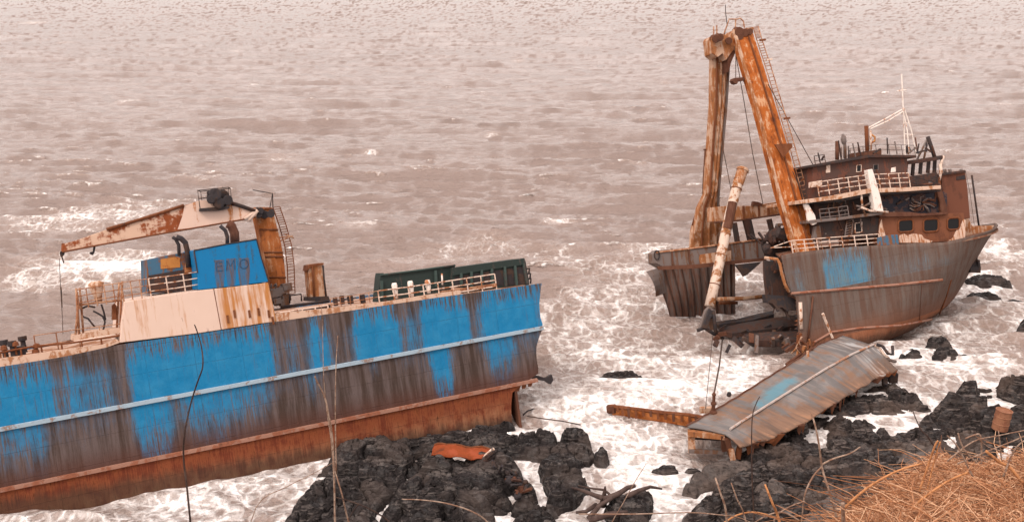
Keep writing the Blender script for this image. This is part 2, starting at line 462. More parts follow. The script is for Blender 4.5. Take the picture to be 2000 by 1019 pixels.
M_RUST = corroded('bare_rust', (.17, .062, .028), (.13, .045, .02), (.05, .025, .02), .6, .5, 1.5)
M_RUSTB = corroded('brown_rust', (.115, .050, .031), (.085, .036, .023), (.05, .027, .022), .5, .5, 1.2)
M_RUSTO = corroded('orange_rust', (.46, .17, .055), (.30, .09, .025), (.12, .04, .02), .5, .3, 1.8)
M_BURNT = corroded('burnt_steel', (.045, .034, .032), (.065, .034, .026), (.022, .018, .019), .5, .4, 1.3, .8, .4)
M_DARK = corroded('dark_steel', (.035, .030, .032), (.055, .035, .028), (.015, .013, .014), .45, .2, 2)
M_GREY = corroded('grey_steel', (.15, .120, .110), (.12, .062, .038), (.055, .038, .032), .42, .6, 1.0)
M_GREEN = corroded('green_paint', (.026, .038, .035), (.06, .05, .045), (.035, .028, .025), .22, .5, 1.0)
M_GREENP = corroded('green_rib_paint', (.045, .070, .064), (.06, .05, .045), (.035, .028, .025), .3, .5, 1.0)
M_WHITE = corroded('white_paint', (.74, .66, .60), (.35, .14, .06), (.10, .05, .03), .28, .3, 2)
M_BLUEP = corroded('blue_paint', (.008, .150, .345), (.035, .085, .14), (.05, .045, .05), .18, .7, 1.1, .55, .15)
M_DBLUE = corroded('dull_blue_paint', (.05, .12, .19), (.16, .07, .035), (.05, .03, .025), .5, .5, 1.4)
M_ORANGEP = corroded('orange_panel', (.42, .18, .05), (.25, .08, .03), (.10, .04, .02), .45, .4, 1.5)
M_ROPE = corroded('wire_rope', (.05, .038, .034), (.08, .045, .03), (.03, .02, .02), .5, .2, 3)
M_PLATE = corroded('bright_orange_plate', (.27, .062, .026), (.20, .045, .016), (.10, .03, .016), .6, .1, 1.6)

def mat_glass():
    t = NT('dark_window')
    return t.fin((.010, .010, .011), .4, None, .12)
M_GLASS = mat_glass()

def mat_crane_house():
    """cream steel with broad orange runs on its forward third (x is the local coordinate along the ship)"""
    t = NT('cream_house_paint'); x = t.xyz(t.obj)
    S = t.noise(t.scale(t.obj, (2.4, 1, .16)), 1., 5, .6, .1)
    F = t.noise(t.scale(t.obj, (9, 9, 1.2)), 1., 5, .6)
    P = t.noise(t.obj, 1.1, 7, .6)
    zone = t.ss(x[0], HOUSE_X-.3, HOUSE_X+.25)
    k = t.math('ADD', t.math('MULTIPLY', S, .75), t.math('MULTIPLY', F, .25))
    m = t.ss(k, .44, .60); m = t.math('MULTIPLY', m, zone)
    thin = t.math('MULTIPLY', t.ss(k, .56, .66), .6)
    spots = t.ss(t.math('ADD', t.math('MULTIPLY', P, .5), t.math('MULTIPLY', F, .5)), .60, .68)
    base = t.mix(P, (.53, .39, .315), (.60, .455, .38))
    c = t.mix(t.math('MAXIMUM', m, thin), base, t.mix(F, (.32, .105, .02), (.42, .19, .055)))
    c = t.mix(t.math('MULTIPLY', spots, .8), c, (.10, .05, .035))
    return t.fin(c, .65, t.bump(F, .25, .02))

def hull_mat(name, tab_up, tab_lo, u0, u1, vmid, vlow, blue, blue2, brown, brown2, red, red2, pale, fade=1.0):
    """hull paint: rows of surviving paint and bare rust along the ship (tables: position, amount of paint)"""
    t = NT(name); x = t.xyz(t.obj); under = t.attr('under')
    un = t.math('DIVIDE', t.math('SUBTRACT', x[0], u0), u1-u0)
    wob = t.math('MULTIPLY', t.math('SUBTRACT', t.noise(t.scale(t.obj, (1.2, 0, .5)), 1., 3), .5), .022)
    un = t.math('ADD', un, wob)
    up = t.ramp(un, [(p, a) for p, a in tab_up]); lo = t.ramp(un, [(p, a) for p, a in tab_lo])
    isup = t.ss(x[2], vmid-.05, vmid+.05)
    S = t.noise(t.scale(t.obj, (2.6, 1, .20)), 1., 8, .66, .15)
    F = t.noise(t.scale(t.obj, (15, 3, .75)), 1., 7, .68, .1)
    P = t.noise(t.obj, 1.3, 8, .65)
    G = t.noise(t.obj, 14, 4, .6)
    k = t.mixf(isup, lo, up)
    k = t.math('ADD', k, t.math('MULTIPLY', t.math('SUBTRACT', S, .5), 1.1))
    k = t.math('ADD', k, t.math('MULTIPLY', t.math('SUBTRACT', F, .5), 1.05))
    k = t.math('ADD', k, t.math('MULTIPLY', t.math('SUBTRACT', P, .5), .45))
    k = t.math('SUBTRACT', k, t.math('MULTIPLY', t.math('SUBTRACT', 1., t.ss(x[2], vlow, vmid-.3)), .42*fade))
    drip = t.math('MULTIPLY', t.math('SUBTRACT', 1., t.ss(under, .05, 1.3)), t.math('ADD', .25, t.math('MULTIPLY', t.ss(F, .42, .60), .75)))
    k = t.math('SUBTRACT', k, t.math('MULTIPLY', drip, .75))
    run = t.math('MULTIPLY', t.ss(t.math('ADD', t.math('MULTIPLY', F, .6), t.math('MULTIPLY', S, .4)), .47, .60), .60)
    k = t.math('SUBTRACT', k, run)
    m = t.ss(k, .22, .66)
    half = t.ss(k, .0, .50)
    bl = t.mix(t.ss(P, .35, .7), blue, blue2)
    bl = t.mix(t.math('MULTIPLY', t.ss(F, .55, .75), .45), bl, tuple(.5*a+.5*b for a, b in zip(blue, brown2)))
    br = t.mix(t.ss(S, .38, .62), brown, brown2)
    br = t.mix(t.math('MULTIPLY', half, .55), br, tuple(.6*a+.4*b for a, b in zip(blue2, brown2)))
    br = t.mix(t.math('MULTIPLY', t.math('SUBTRACT', 1., t.ss(x[2], vlow, vlow+1.4)), .8), br, tuple(.55*a+.45*b for a, b in zip(brown, red)))
    br = t.mix(t.ss(F, .56, .78), br, tuple(c*.38 for c in brown))
    c = t.mix(m, br, bl)
    # boot top: red lead with pale salt at the waterline
    rn = t.mix(t.ss(t.math('ADD', t.math('MULTIPLY', P, .5), t.math('MULTIPLY', F, .5)), .40, .60), red, red2)
    plm = t.math('MULTIPLY', t.ss(t.math('ADD', t.math('MULTIPLY', P, .6), t.math('MULTIPLY', S, .4)), .40, .60), t.math('SUBTRACT', 1., t.ss(x[2], vlow-2.2, vlow-.35)))
    rn = t.mix(t.math('MULTIPLY', plm, .8), rn, pale)
    rn = t.mix(t.math('MULTIPLY', t.ss(t.math('ADD', t.math('MULTIPLY', F, .5), t.math('MULTIPLY', P, .5)), .52, .66), .85), rn, tuple(c*.32 for c in red))
    isred = t.math('SUBTRACT', 1., t.ss(x[2], vlow-.06, vlow+.03))
    c = t.mix(isred, c, rn)
    c = t.mix(t.math('MULTIPLY', t.ss(G, .62, .72), .4), c, tuple(v*.5 for v in brown))
    seam = t.math('MAXIMUM', t.ss(t.math('ABSOLUTE', t.math('SUBTRACT', t.math('FRACT', t.math('DIVIDE', x[0], 2.37)), .5)), .490, .496), t.ss(t.math('ABSOLUTE', t.math('SUBTRACT', t.math('FRACT', t.math('DIVIDE', x[2], 1.31)), .5)), .484, .494))
    c = t.mix(t.math('MULTIPLY', seam, t.math('MULTIPLY', t.ss(P, .42, .62), .30)), c, tuple(v*.7 for v in brown))
    wet = t.math('SUBTRACT', 1., t.ss(t.math('ADD', x[2], t.math('MULTIPLY', t.math('SUBTRACT', P, .5), 1.6)), vlow-2.35, vlow-1.75))
    c = t.mix(t.math('MULTIPLY', wet, .75), c, (.045, .034, .028))
    gp = t.n('ShaderNodeNewGeometry'); wz_ = t.xyz(gp.outputs['Position'])[2]
    wet2 = t.math('SUBTRACT', 1., t.ss(t.math('ADD', wz_, t.math('MULTIPLY', t.math('SUBTRACT', S, .5), 1.4)), .25, .95))
    c = t.mix(t.math('MULTIPLY', wet2, .72), c, (.040, .026, .019))
    # plate seams and the slight hollows between the frames
    hx = t.math('ABSOLUTE', t.math('SINE', t.math('MULTIPLY', x[0], 2.62)))
    h = t.math('ADD', t.math('MULTIPLY', t.math('POWER', hx, .5), .6), t.math('ADD', t.math('MULTIPLY', P, 1.2), t.math('MULTIPLY', F, .35)))
    return t.fin(c, t.mixf(m, .85, .5), t.bump(t.math('SUBTRACT', h, t.math('MULTIPLY', seam, .25)), .7, .07), .12)
# ================================================================ stern half of the wreck
FS = Frame(ground(1000, 832), 25, 13, (0, 838), (1058, 640))
S = FS.P
def interp(pts, x):
    xs = [p[0] for p in pts]; ys = [p[1] for p in pts]
    return float(np.interp(x, xs, ys))
s_top = sorted((S(px, py).x, S(px, py).z) for px, py in [(0,716),(120,697),(235,672),(390,651),(540,628),(680,607),(840,583),(960,567),(1058,553)])
s_top = [(s_top[0][0]-12, s_top[0][1]+.1)] + s_top
s_edge = sorted((S(px, py).z, S(px, py).x) for px, py in [(1058,553),(1055,575),(1053,598),(1056,622),(1062,638),(1054,655),(1048,675),(1047,695),(1051,718),(1052,736),(1030,745),(1002,758),(1000,775),(998,800),(1001,826)])
s_edge = [(s_edge[0][0]-2, s_edge[0][1]-.3)] + s_edge
V_MID = S(500, 741).z; V_LOW = (S(200, 912).z + S(1000, 758).z)/2
U_L, U_R = S(0, 780).x, S(1058, 600).x
SB = 12.0    # beam
px_u = lambda px, py: (S(px, py).x - U_L)/(U_R - U_L)
UPT = [(0,.85),(55,.80),(85,.7),(100,.38),(130,.62),(170,.50),(205,.45),(236,.18),(252,.9),(300,1.),(420,.98),(520,.85),(545,.25),(570,.42),(590,.30),(622,.8),(640,.6),(662,.15),(690,.4),(708,1.),(775,.95),(790,.4),(810,.55),(825,.4),(840,1.),(915,.95),(930,.28),(948,.6),(960,.95),(1020,1.0),(1058,.8)]
LOT = [(0,.55),(70,.62),(90,.3),(180,.30),(245,.2),(265,.85),(320,.8),(345,.4),(370,.7),(430,.72),(520,.55),(560,.20),(600,.3),(615,.5),(660,.08),(720,.12),(740,.35),(760,.10),(800,.22),(845,.3),(862,.95),(885,.95),(900,.3),(940,.1),(975,.75),(1010,.7),(1030,.35)]
M_SHULL = hull_mat('stern_hull_paint', [(max(0, min(1, px_u(p, 680))), a) for p, a in UPT], [(max(0, min(1, px_u(p, 790))), a) for p, a in LOT],
    U_L, U_R, V_MID, V_LOW, (.007, .148, .315), (.020, .178, .345), (.050, .034, .028), (.105, .080, .076), (.110, .026, .013), (.21, .062, .025), (.33, .185, .105))

stern = empty('shipwreck_stern', 'long blue stern half of the broken ship with cream crane arm over its deck', 'shipwreck', FS.M)

def stern_hull():
    mb = MB()
    us = np.linspace(s_top[0][0], U_R, 90)
    nv = 26; grid = []
    for i, u in enumerate(us):
        f = i/(len(us)-1); row = []
        vt = interp(s_top, u if i < len(us)-1 else U_R)
        for j in range(nv):
            v = -2.0 + (vt+2.0)*j/(nv-1)
            e = interp(s_edge, v)
            uu = s_top[0][0] + (e - s_top[0][0])*f
            turn = max(0, -.4 - v)            # turn of the bilge
            w = .015*math.sin(uu*2.6)*.8 + turn*.35
            row.append((uu, w, v))
        grid.append(row)
    n0 = len(mb.v)
    vs = [p for r in grid for p in r]; N = len(us)
    fs = [(i*nv+j, (i+1)*nv+j, (i+1)*nv+j+1, i*nv+j+1) for i in range(N-1) for j in range(nv-1)]
    mb.add(vs, fs)
    # far side, bottom, after end and the plating at the break (set back inside the torn edge)
    far = [[(r[0], SB - max(0, -.4-r[2])*.35, r[2]) for r in row] for row in grid]
    mb.add([p for r in far for p in r], [tuple(reversed(f)) for f in fs])
    a = grid[0]; b = far[0]
    mb.add(list(a)+list(b), [(j, j+1, nv+j+1, nv+j) for j in range(nv-1)])
    o = mb.build('hull', M_SHULL, stern, smooth=True, fix=False)
    un = [max(p[2] for p in r)-p[2] for r in grid for p in r]; un = un*2 + [3.]*(len(o.data.vertices)-2*len(un))
    o.data.attributes.new('under', 'FLOAT', 'POINT').data.foreach_set('value', un)
    return o
hull = stern_hull()
def strip(P0, P1, name, mat, h, d, parent, w=-.0, n=24, wob=.0):
    A, B = Vector(P0), Vector(P1); mb = MB()
    pts = [A.lerp(B, i/n) + Vector((0, 0, wob*RNG.uniform(-1, 1))) for i in range(n+1)]
    g = [[(p.x, -d, p.z-h*.35), (p.x, -d, p.z+h*.35), (p.x, .03, p.z+h*.5)] for p in pts]
    g = [[(p.x, .03, p.z-h*.5)] + r for p, r in zip(pts, g)]
    mb.sheet(g, (0, .05, 0))
    return mb.build(name, mat, parent)
M_STRIPE = corroded('pale_strake_paint', (.30, .39, .46), (.22, .15, .12), (.12, .07, .05), .30, .2, 1.5, .6)
M_STRAKE2 = corroded('pink_strake_rust', (.29, .155, .112), (.22, .085, .05), (.10, .045, .03), .45, .2, 1.5)
a_, b_ = S(0, 838), S(1060, 640)
strip((a_.x-12, 0, a_.z+ (a_.z-b_.z)*.0), (b_.x, 0, b_.z), 'rubbing_strake', M_STRIPE, .24, .14, hull)
a_, b_ = S(0, 956), S(1049, 742)
strip((a_.x-12, 0, a_.z), (b_.x, 0, b_.z), 'rubbing_strake', M_STRAKE2, .24, .13, hull)
# deck
mb = MB(); N = 60
us = np.linspace(s_top[0][0], U_R-.15, N)
g = [[(u, w, interp(s_top, u) - .12 + .25*math.sin(math.pi*w/SB)*.5) for w in np.linspace(.03, SB-.03, 9)] for u in us]
mb.sheet(g, (0, 0, -.12)); mb.build('deck', corroded('deck_paint', (.38, .26, .20), (.22, .10, .05), (.08, .05, .04), .5, .0, 1.0), stern)
# bulkhead exposed behind the break
mb = MB(); ub = U_R-2.2
mb.prism([(ub, .05, -2), (ub, SB-.05, -2), (ub, SB-.05, interp(s_top, ub)-.25), (ub, .05, interp(s_top, ub)-.25)], (-.15, 0, 0)); mb.build('bulkhead', M_RUSTB, stern)
# torn plates at the break
def px_prism(fr, poly, w0, dw):
    return [fr.P(x, y, w0) for x, y in poly], (0, dw, 0)
mb = MB(); mb.prism(*px_prism(FS, [(1030,737),(1050,733),(1066,738),(1078,731),(1081,742),(1076,750),(1066,744),(1048,741)], .3, .25)); mb.build('torn_plate', M_DARK, stern)
mb = MB(); mb.prism(*px_prism(FS, [(1002,800),(1003,782),(1022,775),(1038,769),(1043,778),(1040,800),(1018,806)], 2.2, .4)); mb.build('torn_plate', M_DARK, stern)
mb = MB()
for x0, y0 in ((1012,757),(1024,752),(1036,748)):
    mb.prism(*px_prism(FS, [(x0-5,y0-3),(x0+6,y0-6),(x0+2,y0+6),(x0-4,y0+7)], .05, .05))
mb.build('torn_edge', M_RUST, stern)

# ---- crane house: cream lower wall and blue upper box
HOUSE_X = S(432, 600).x
M_HOUSE = mat_crane_house()
mb = MB(); mb.prism(*px_prism(FS, [(234,669),(238,630),(243,589),(310,578),(388,567),(455,560),(524,552),(531,585),(540,627),(390,650)], -.05, 4.2))
house = mb.build('crane_house', M_HOUSE, stern, bevel=.03)
mb = MB(); q = [S(417, 562, -.06), S(432, 643, -.06)]
mb.tube([q[0], q[1]], .018, 4); mb.build('weld_seam', M_RUST, house)
mb = MB()
for x, y in ((458,612),(487,612),(505,608),(525,612),(533,625),(445,622)):
    p = S(x, y, -.06); mb.box(p.x-.05, p.x+.05, p.y-.04, p.y, p.z-.22, p.z+.18); mb.build('bracket', M_RUST, house); mb = MB()
BLUE = [(388,566),(386,533),(379,489),(440,477),(501,467),(511,505),(525,550),(455,559)]
mb = MB(); mb.prism(*px_prism(FS, BLUE, .05, 3.6)); bluebox = mb.build('crane_cab', M_BLUEP, stern, bevel=.03)
mb = MB()
for i in range(len(BLUE)):
    if i in (0, 7, 6): continue
    mb.tube([S(*BLUE[i], .04), S(*BLUE[(i+1) % 8], .04)], .035, 5)
mb.build('edge_trim', M_DARK, bluebox)
# three rusted raised letters, their runs below them
M_RUN = corroded('rust_run', (.045, .12, .23), (.085, .08, .10), (.07, .06, .07), .50, .95, 2.2)
M_LET = corroded('rusted_letter', (.020, .095, .20), (.050, .065, .10), (.05, .04, .055), .5, .6, 3)
def stroke(mb, fr, pts, w, r):
    mb.tube([fr.P(x, y, w) for x, y in pts], r, 5)
mb = MB()
stroke(mb, FS, [(434,511),(422,512),(423,529),(435,528)], .05, .032); stroke(mb, FS, [(422,520),(433,519)], .05, .032)
stroke(mb, FS, [(442,528),(443,509),(450,519),(457,507),(458,526)], .05, .032)
stroke(mb, FS, [(476+8*math.cos(a), 515+9*math.sin(a)) for a in np.linspace(0, 6.283, 14)], .05, .036)
mb.build('lettering', M_LET, bluebox)
mb = MB()
for (x0, x1, y0, y1) in ((420,438,508,562),(442,460,505,560),(466,487,504,558)):
    poly = [(x0,y0),(x1,y0-1),(x1+1,(y0+y1)/2),(x1-1,y1-2),(x0+3,y1),(x0-1,(y0+y1)/2)]
    mb.prism(*px_prism(FS, poly, .046, .02))
mb.build('rust_run', M_RUN, bluebox)

# ---- dull blue casing behind, with an orange panel
mb = MB(); mb.prism(*px_prism(FS, [(288,574),(286,508),(330,498),(386,489),(392,566)], 2.0, 2.4)); cas = mb.build('engine_casing', M_DBLUE, stern, bevel=.03)
mb = MB(); mb.prism(*px_prism(FS, [(314,525),(314,506),(346,501),(352,503),(352,522)], 1.97, .1)); mb.build('panel', M_ORANGEP, cas)
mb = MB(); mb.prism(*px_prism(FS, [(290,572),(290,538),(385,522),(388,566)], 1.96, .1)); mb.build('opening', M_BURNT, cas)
mb = MB(); mb.prism(*px_prism(FS, [(362,532),(364,502),(369,494),(376,494),(379,506),(377,530)], 1.7, .8)); mb.build('vent_cowl', M_POST, cas)
def tubes(name, frame, lines, r, mat, parent, n=6):
    """lines: lists of (px, py, w)"""
    mb = MB()
    for L in lines: mb.tube([frame.P(*p) for p in L], r, n)
    return mb.build(name, mat, parent, smooth=n > 5)
tubes('gooseneck_vent', FS, [[(368,522,1.6),(366,490,1.6),(362,474,1.6),(354,466,1.6),(345,463,1.6)]], .14, M_DARK, stern, 8)
tubes('gooseneck_vent', FS, [[(350,500,1.7),(349,478,1.7),(343,467,1.7),(337,463,1.7)]], .09, M_DARK, stern, 8)
tubes('gooseneck_vent', FS, [[(444,477,1.0),(444,462,1.0),(440,450,1.0),(430,441,1.0)]], .10, M_DARK, stern, 8)
tubes('exhaust_pipe', FS, [[(459,475,1.6),(458,455,1.6),(452,441,1.6),(445,437,1.6)]], .24, M_RUSTB, stern, 10)

# ---- railings on the stern
def railing(fr, name, top, height, n_rails, posts, mat, parent, w, r=.022, rp=.028, skip=()):
    """top: polyline in px of the top rail"""
    T = [fr.P(x, y, w) for x, y in top]; mb = MB()
    for k in range(n_rails):
        dz = height*k/n_rails
        mb.tube([p - Vector((0, 0, dz)) for p in T], r, 5)
    xs = [p.x for p in T]; zs = [p.z for p in T]
    for i in range(posts):
        u = xs[0] + (xs[-1]-xs[0])*i/(posts-1); z = np.interp(u, xs, zs) if xs[-1] > xs[0] else np.interp(-u, [-x for x in xs], zs)
        mb.tube([(u, T[0].y, z), (u, T[0].y, z-height)], rp, 5)
    return mb.build(name, mat, parent)
railing(FS, 'railing', [(290,544),(340,538),(390,530)], .95, 3, 4, M_RAIL, stern, .3, .028, .035)
railing(FS, 'railing', [(236,552),(262,548),(290,544)], 1.0, 3, 4, M_RAILR, stern, .4, .022, .03)
railing(FS, 'railing', [(540,611),(600,602),(640,596)], .55, 2, 5, M_RAIL, stern, .2, .035, .04)
railing(FS, 'railing', [(645,583),(690,577),(738,568)], .95, 3, 6, M_RAILR, stern, .5, .018, .024)
railing(FS, 'railing', [(738,568),(800,560),(860,551),(966,535)], 1.05, 3, 9, M_RAIL, stern, .25, .036, .04)
railing(FS, 'railing', [(66,655),(110,649),(150,643),(235,632)], 1.0, 2, 5, M_RAILR, stern, .6, .022, .03)
railing(FS, 'railing', [(0,688),(60,677),(140,669),(235,655)], .75, 2, 7, M_RUST, stern, .3, .05, .045)
# cream waterway bulwark strips along the deck edge
mb = MB(); mb.prism(*px_prism(FS, [(-160,741),(-160,722),(0,700),(140,680),(200,673),(228,662),(236,668),(200,681),(140,694),(0,716)], .02, .35)); mb.build('bulwark', M_CREAMR, stern)
mb = MB(); mb.prism(*px_prism(FS, [(538,628),(538,612),(600,606),(680,598),(760,588),(840,575),(900,567),(900,574),(840,583),(760,595),(680,607),(600,619)], .02, .4)); mb.build('bulwark', M_CREAMR, stern)
# bollards at the after end
for x, y, w, h in ((28,702,.5,.9),(12,700,1.2,.9),(48,688,2.0,.8)):
    p = S(x, y, w); mb = MB(); mb.lathe(p, [(.16,0),(.14,.1),(.12,h*.7),(.21,h*.75),(.21,h)], 10); mb.build('bollard', M_DARK, stern)
p = S(41, 698, .6); mb = MB(); mb.box(p.x-.2, p.x+.25, p.y-.2, p.y+.2, p.z, p.z+.55); mb.tube([p, p-Vector((0, 0, .4))], .07); mb.build('fairlead_box', M_DARK, stern, bevel=.05)
mb = MB(); 
for x, y in ((72,680),(70,690),(8,684),(30,676)):
    p = S(x, y, .4); mb.lathe(p, [(.05,-.4),(.05,0),(.18,.03),(.14,.2),(.05,.25)], 8); mb.build('vent_head', M_RUST, stern); mb = MB()

# ---- open frame platform with a tank and hose, left of the crane house
tubes('platform_frame', FS, [[(155,652,.7),(151,600,.7),(149,563,.7)],[(147,660,.7),(153,590,.7)],[(163,655,.9),(158,585,.9),(155,562,.9)],
   [(235,650,.6),(236,600,.6),(239,549,.6)],[(228,645,1.2),(231,585,1.2),(233,551,1.2)],[(149,596,.7),(180,592,.7),(236,586,.6)]], .06, M_RAILR, stern)
railing(FS, 'railing', [(150,566),(190,559),(237,552)], .95, 3, 6, M_RAILR, stern, .6, .026, .03)
tubes('hose', FS, [[(160,602,.9),(172,597,.9),(186,600,.9)],[(182,607,.9),(192,612,.9),(201,618,.9),(205,628,.9),(202,643,.9),(192,650,.9)],[(198,594,.9),(203,610,.9),(206,625,.9)],[(160,617,.9),(172,622,.9),(180,632,.9),(185,638,.9)]], .05, M_DARK, stern)
p = S(193, 590, 1.2); mb = MB(); mb.lathe(p, [(.18,0),(.2,.3),(.36,.75),(.4,.95),(.2,1.05)], 12); mb.build('mushroom_vent', M_CREAMR, stern, smooth=True)
mb = MB(); mb.prism(*px_prism(FS, [(219,625),(219,596),(225,592),(228,598),(228,624)], 1.0, .3)); mb.build('valve_cabinet', M_RUST, stern, bevel=.03)
mb = MB(); mb.prism(*px_prism(FS, [(142,665),(143,655),(185,646),(234,640),(234,650),(190,659)], .5, 1.6)); mb.build('platform', M_CREAMR, stern)
tubes('pipe', FS, [[(143,668,.35),(190,660,.35),(235,652,.35)]], .07, M_RAIL, stern)
tubes('pipe', FS, [[(0,706,.25),(70,695,.25),(150,684,.25),(235,666,.25)]], .03, M_RUST, stern)

# ---- deck crane
crane_post = MB()
L = [(497,405),(505,440),(512,475),(520,510),(527,545),(531,585)]; Rr = [(531,405),(540,440),(549,475),(555,510),(558,545),(560,585)]
W0 = 3.4
for dw in (0,):
    g = [[S(*l, W0), S((l[0]+r[0])/2, (l[1]+r[1])/2, W0-.35), S(*r, W0)] for l, r in zip(L, Rr)]
    crane_post.sheet(g, (0, 1.1, 0))
post = crane_post.build('crane_post', M_POST, stern)
mb = MB()
for f in (.02, .25, .5, .55, .78, .97):
    i = f*5; k = min(4, int(i)); t_ = i-k
    l = S(L[k][0]+(L[k+1][0]-L[k][0])*t_, L[k][1]+(L[k+1][1]-L[k][1])*t_, W0-.02); r = S(Rr[k][0]+(Rr[k+1][0]-Rr[k][0])*t_, Rr[k][1]+(Rr[k+1][1]-Rr[k][1])*t_, W0-.02)
    mb = MB(); mb.tube([l, (l+r)/2+Vector((0,-.36,0)), r], .06, 5); mb.build('stiffener', M_RUST, post)
mb = MB()
A = [S(533,405,W0), S(545,440,W0), S(556,480,W0), S(561,520,W0), S(563,575,W0)]; Bq = [p+Vector((.38, .0, .0)) for p in A]
mb.tube(A, .035, 5); mb.tube(Bq, .03, 5)
for k in range(34):
    f = k/33*4; i = min(3, int(f)); p = A[i].lerp(A[i+1], f-i); mb.tube([p, p+Vector((.38,0,0))], .018, 4)
mb.build('ladder', M_RUST, post)
tubes('bracket', FS, [[(546,464,W0),(572,461,W0)],[(548,470,W0),(568,462,W0)],[(556,457,W0),(574,465,W0)]], .04, M_RAILR, post)
mb = MB()
for k in range(16):
    p = S(RNG.uniform(528,560), RNG.uniform(556,592), W0-.6+RNG.uniform(-.3,.3)); s_ = RNG.uniform(.12,.3)
    mb.box(p.x-s_, p.x+s_, p.y-s_, p.y+s_, p.z-s_*.8, p.z+s_*.8)
for k in range(8):
    mb.tube([S(RNG.uniform(528,560), RNG.uniform(552,592), W0-.6), S(RNG.uniform(528,562), RNG.uniform(552,592), W0-.8)], .05, 5)
mb.build('slewing_machinery', M_GREY, post)
BO = [(121,492),(122,477),(150,469),(212,447),(262,432),(310,417),(357,402),(374,397),(390,392),(448,392),(472,401),(503,410),(500,424),(470,430),(440,435),(410,440),(370,447),(300,459),(240,470),(180,481)]
nb = len(BO)
mb = MB()
bi, bo_ = [], []
mb.prism(*px_prism(FS, BO, 2.7, .9)); boom = mb.build('crane_boom', M_BOOM, stern, bevel=.02)
boom.data.materials.append(M_CREAM)
# the clean outer plate of the boom near the crane post
mb = MB(); mb.prism(*px_prism(FS, [(347,448),(357,420),(360,403),(376,396),(391,391),(448,391),(472,400),(504,409),(500,425),(470,431),(410,441)], 2.68, .018)); mb.build('boom_plate', corroded('clean_cream_plate', (.64, .46, .37), (.36, .14, .05), (.12, .05, .03), .22, .7, 1.2), boom)
tubes('boom_flange', FS, [[(122,492,2.66),(180,481,2.66),(240,470,2.66),(300,459,2.66),(370,447,2.66),(440,435,2.66),(500,424,2.66)]], .05, M_RUST, boom)
tubes('boom_flange', FS, [[(208,448,2.66),(262,432,2.66),(310,417,2.66),(359,401,2.66)]], .09, M_RUST, boom)
mb = MB(); mb.prism(*px_prism(FS, [(121,478),(121,475),(138,474),(138,477)], 2.8, .5)); mb.build('boom_head', M_RUST, boom)
mb = MB(); mb.prism(*px_prism(FS, [(118,499),(117,492),(123,489),(127,490),(126,497),(122,501),(126,512),(124,514),(121,503)], 2.9, .3)); mb.build('sheave_block', M_DARK, boom)
mb = MB(); mb.prism(*px_prism(FS, [(175,495),(177,492),(182,491),(183,482),(187,480),(185,492),(182,498)], 2.9, .3)); mb.build('hook_block', M_DARK, boom)
tubes('wire', FS, [[(116,505,3.0),(118,560,3.0),(121,605,3.0),(123,652,3.0)]], .016, M_ROPE, boom, 4)
tubes('wire', FS, [[(119,560,3.0),(120,575,3.0),(121,600,3.0)]], .03, M_ROPE, boom, 4)
# boom stay and heel
tubes('boom_stay', FS, [[(440,393,2.6),(470,402,2.6),(498,412,2.6)],[(446,396,3.2),(476,406,3.2),(508,414,3.2)]], .11, M_BURNT, boom)
tubes('boom_heel', FS, [[(486,431,2.6),(494,421,2.6),(503,411,2.6)],[(478,428,2.6),(500,412,2.6)]], .10, M_CREAM, boom)
mb = MB()
for k in range(18):
    p = S(RNG.uniform(500,532), RNG.uniform(408,420), RNG.uniform(2.4,3.6)); s_ = RNG.uniform(.08,.24)
    mb.lathe(p, [(s_,-s_*.6),(s_,s_*.6)], 8, (RNG.uniform(-.3,.3),1,RNG.uniform(-.2,.2)))
mb.build('sheave_cluster', M_DARK, boom)
# winch platform on the boom
mb = MB(); mb.prism(*px_prism(FS, [(391,412),(391,407),(448,402),(448,407),(430,411)], 2.3, 1.6)); mb.build('winch_platform', M_DARK, boom)
mb = MB()
for (x, y, r, w) in ((418,382,.33,2.5),(430,385,.36,2.7),(440,392,.28,2.6),(412,390,.22,2.4),(424,397,.30,2.5),(437,378,.2,2.9),(414,376,.14,2.5)):
    mb.lathe(S(x, y, w), [(r*.8,-.35),(r,-.33),(r,-.25),(r*.6,-.22),(r*.6,.22),(r,.25),(r,.33),(r*.8,.35)], 12, (RNG.uniform(-.4,.4),1,RNG.uniform(-.3,.3)))
for k in range(10):
    mb.tube([S(RNG.uniform(405,447), RNG.uniform(374,403), 2.5), S(RNG.uniform(405,447), RNG.uniform(374,403), 2.8)], .06, 5)
mb.build('winch', M_DARK, boom)
tubes('platform_railing', FS, [[(391,408,2.3),(386,372,2.3),(446,366,2.3),(449,402,2.3)],[(388,388,2.3),(405,386,2.3)],[(396,407,3.6),(392,374,3.6),(450,368,3.6),(453,400,3.6)],[(386,372,2.3),(392,374,3.6)],[(446,366,2.3),(450,368,3.6)]], .028, M_DARK, boom, 5)
tubes('platform_railing', FS, [[(494,371,2.6),(532,378,2.6),(527,406,2.6)],[(532,378,2.6),(533,405,3.4)]], .028, M_DARK, boom, 5)
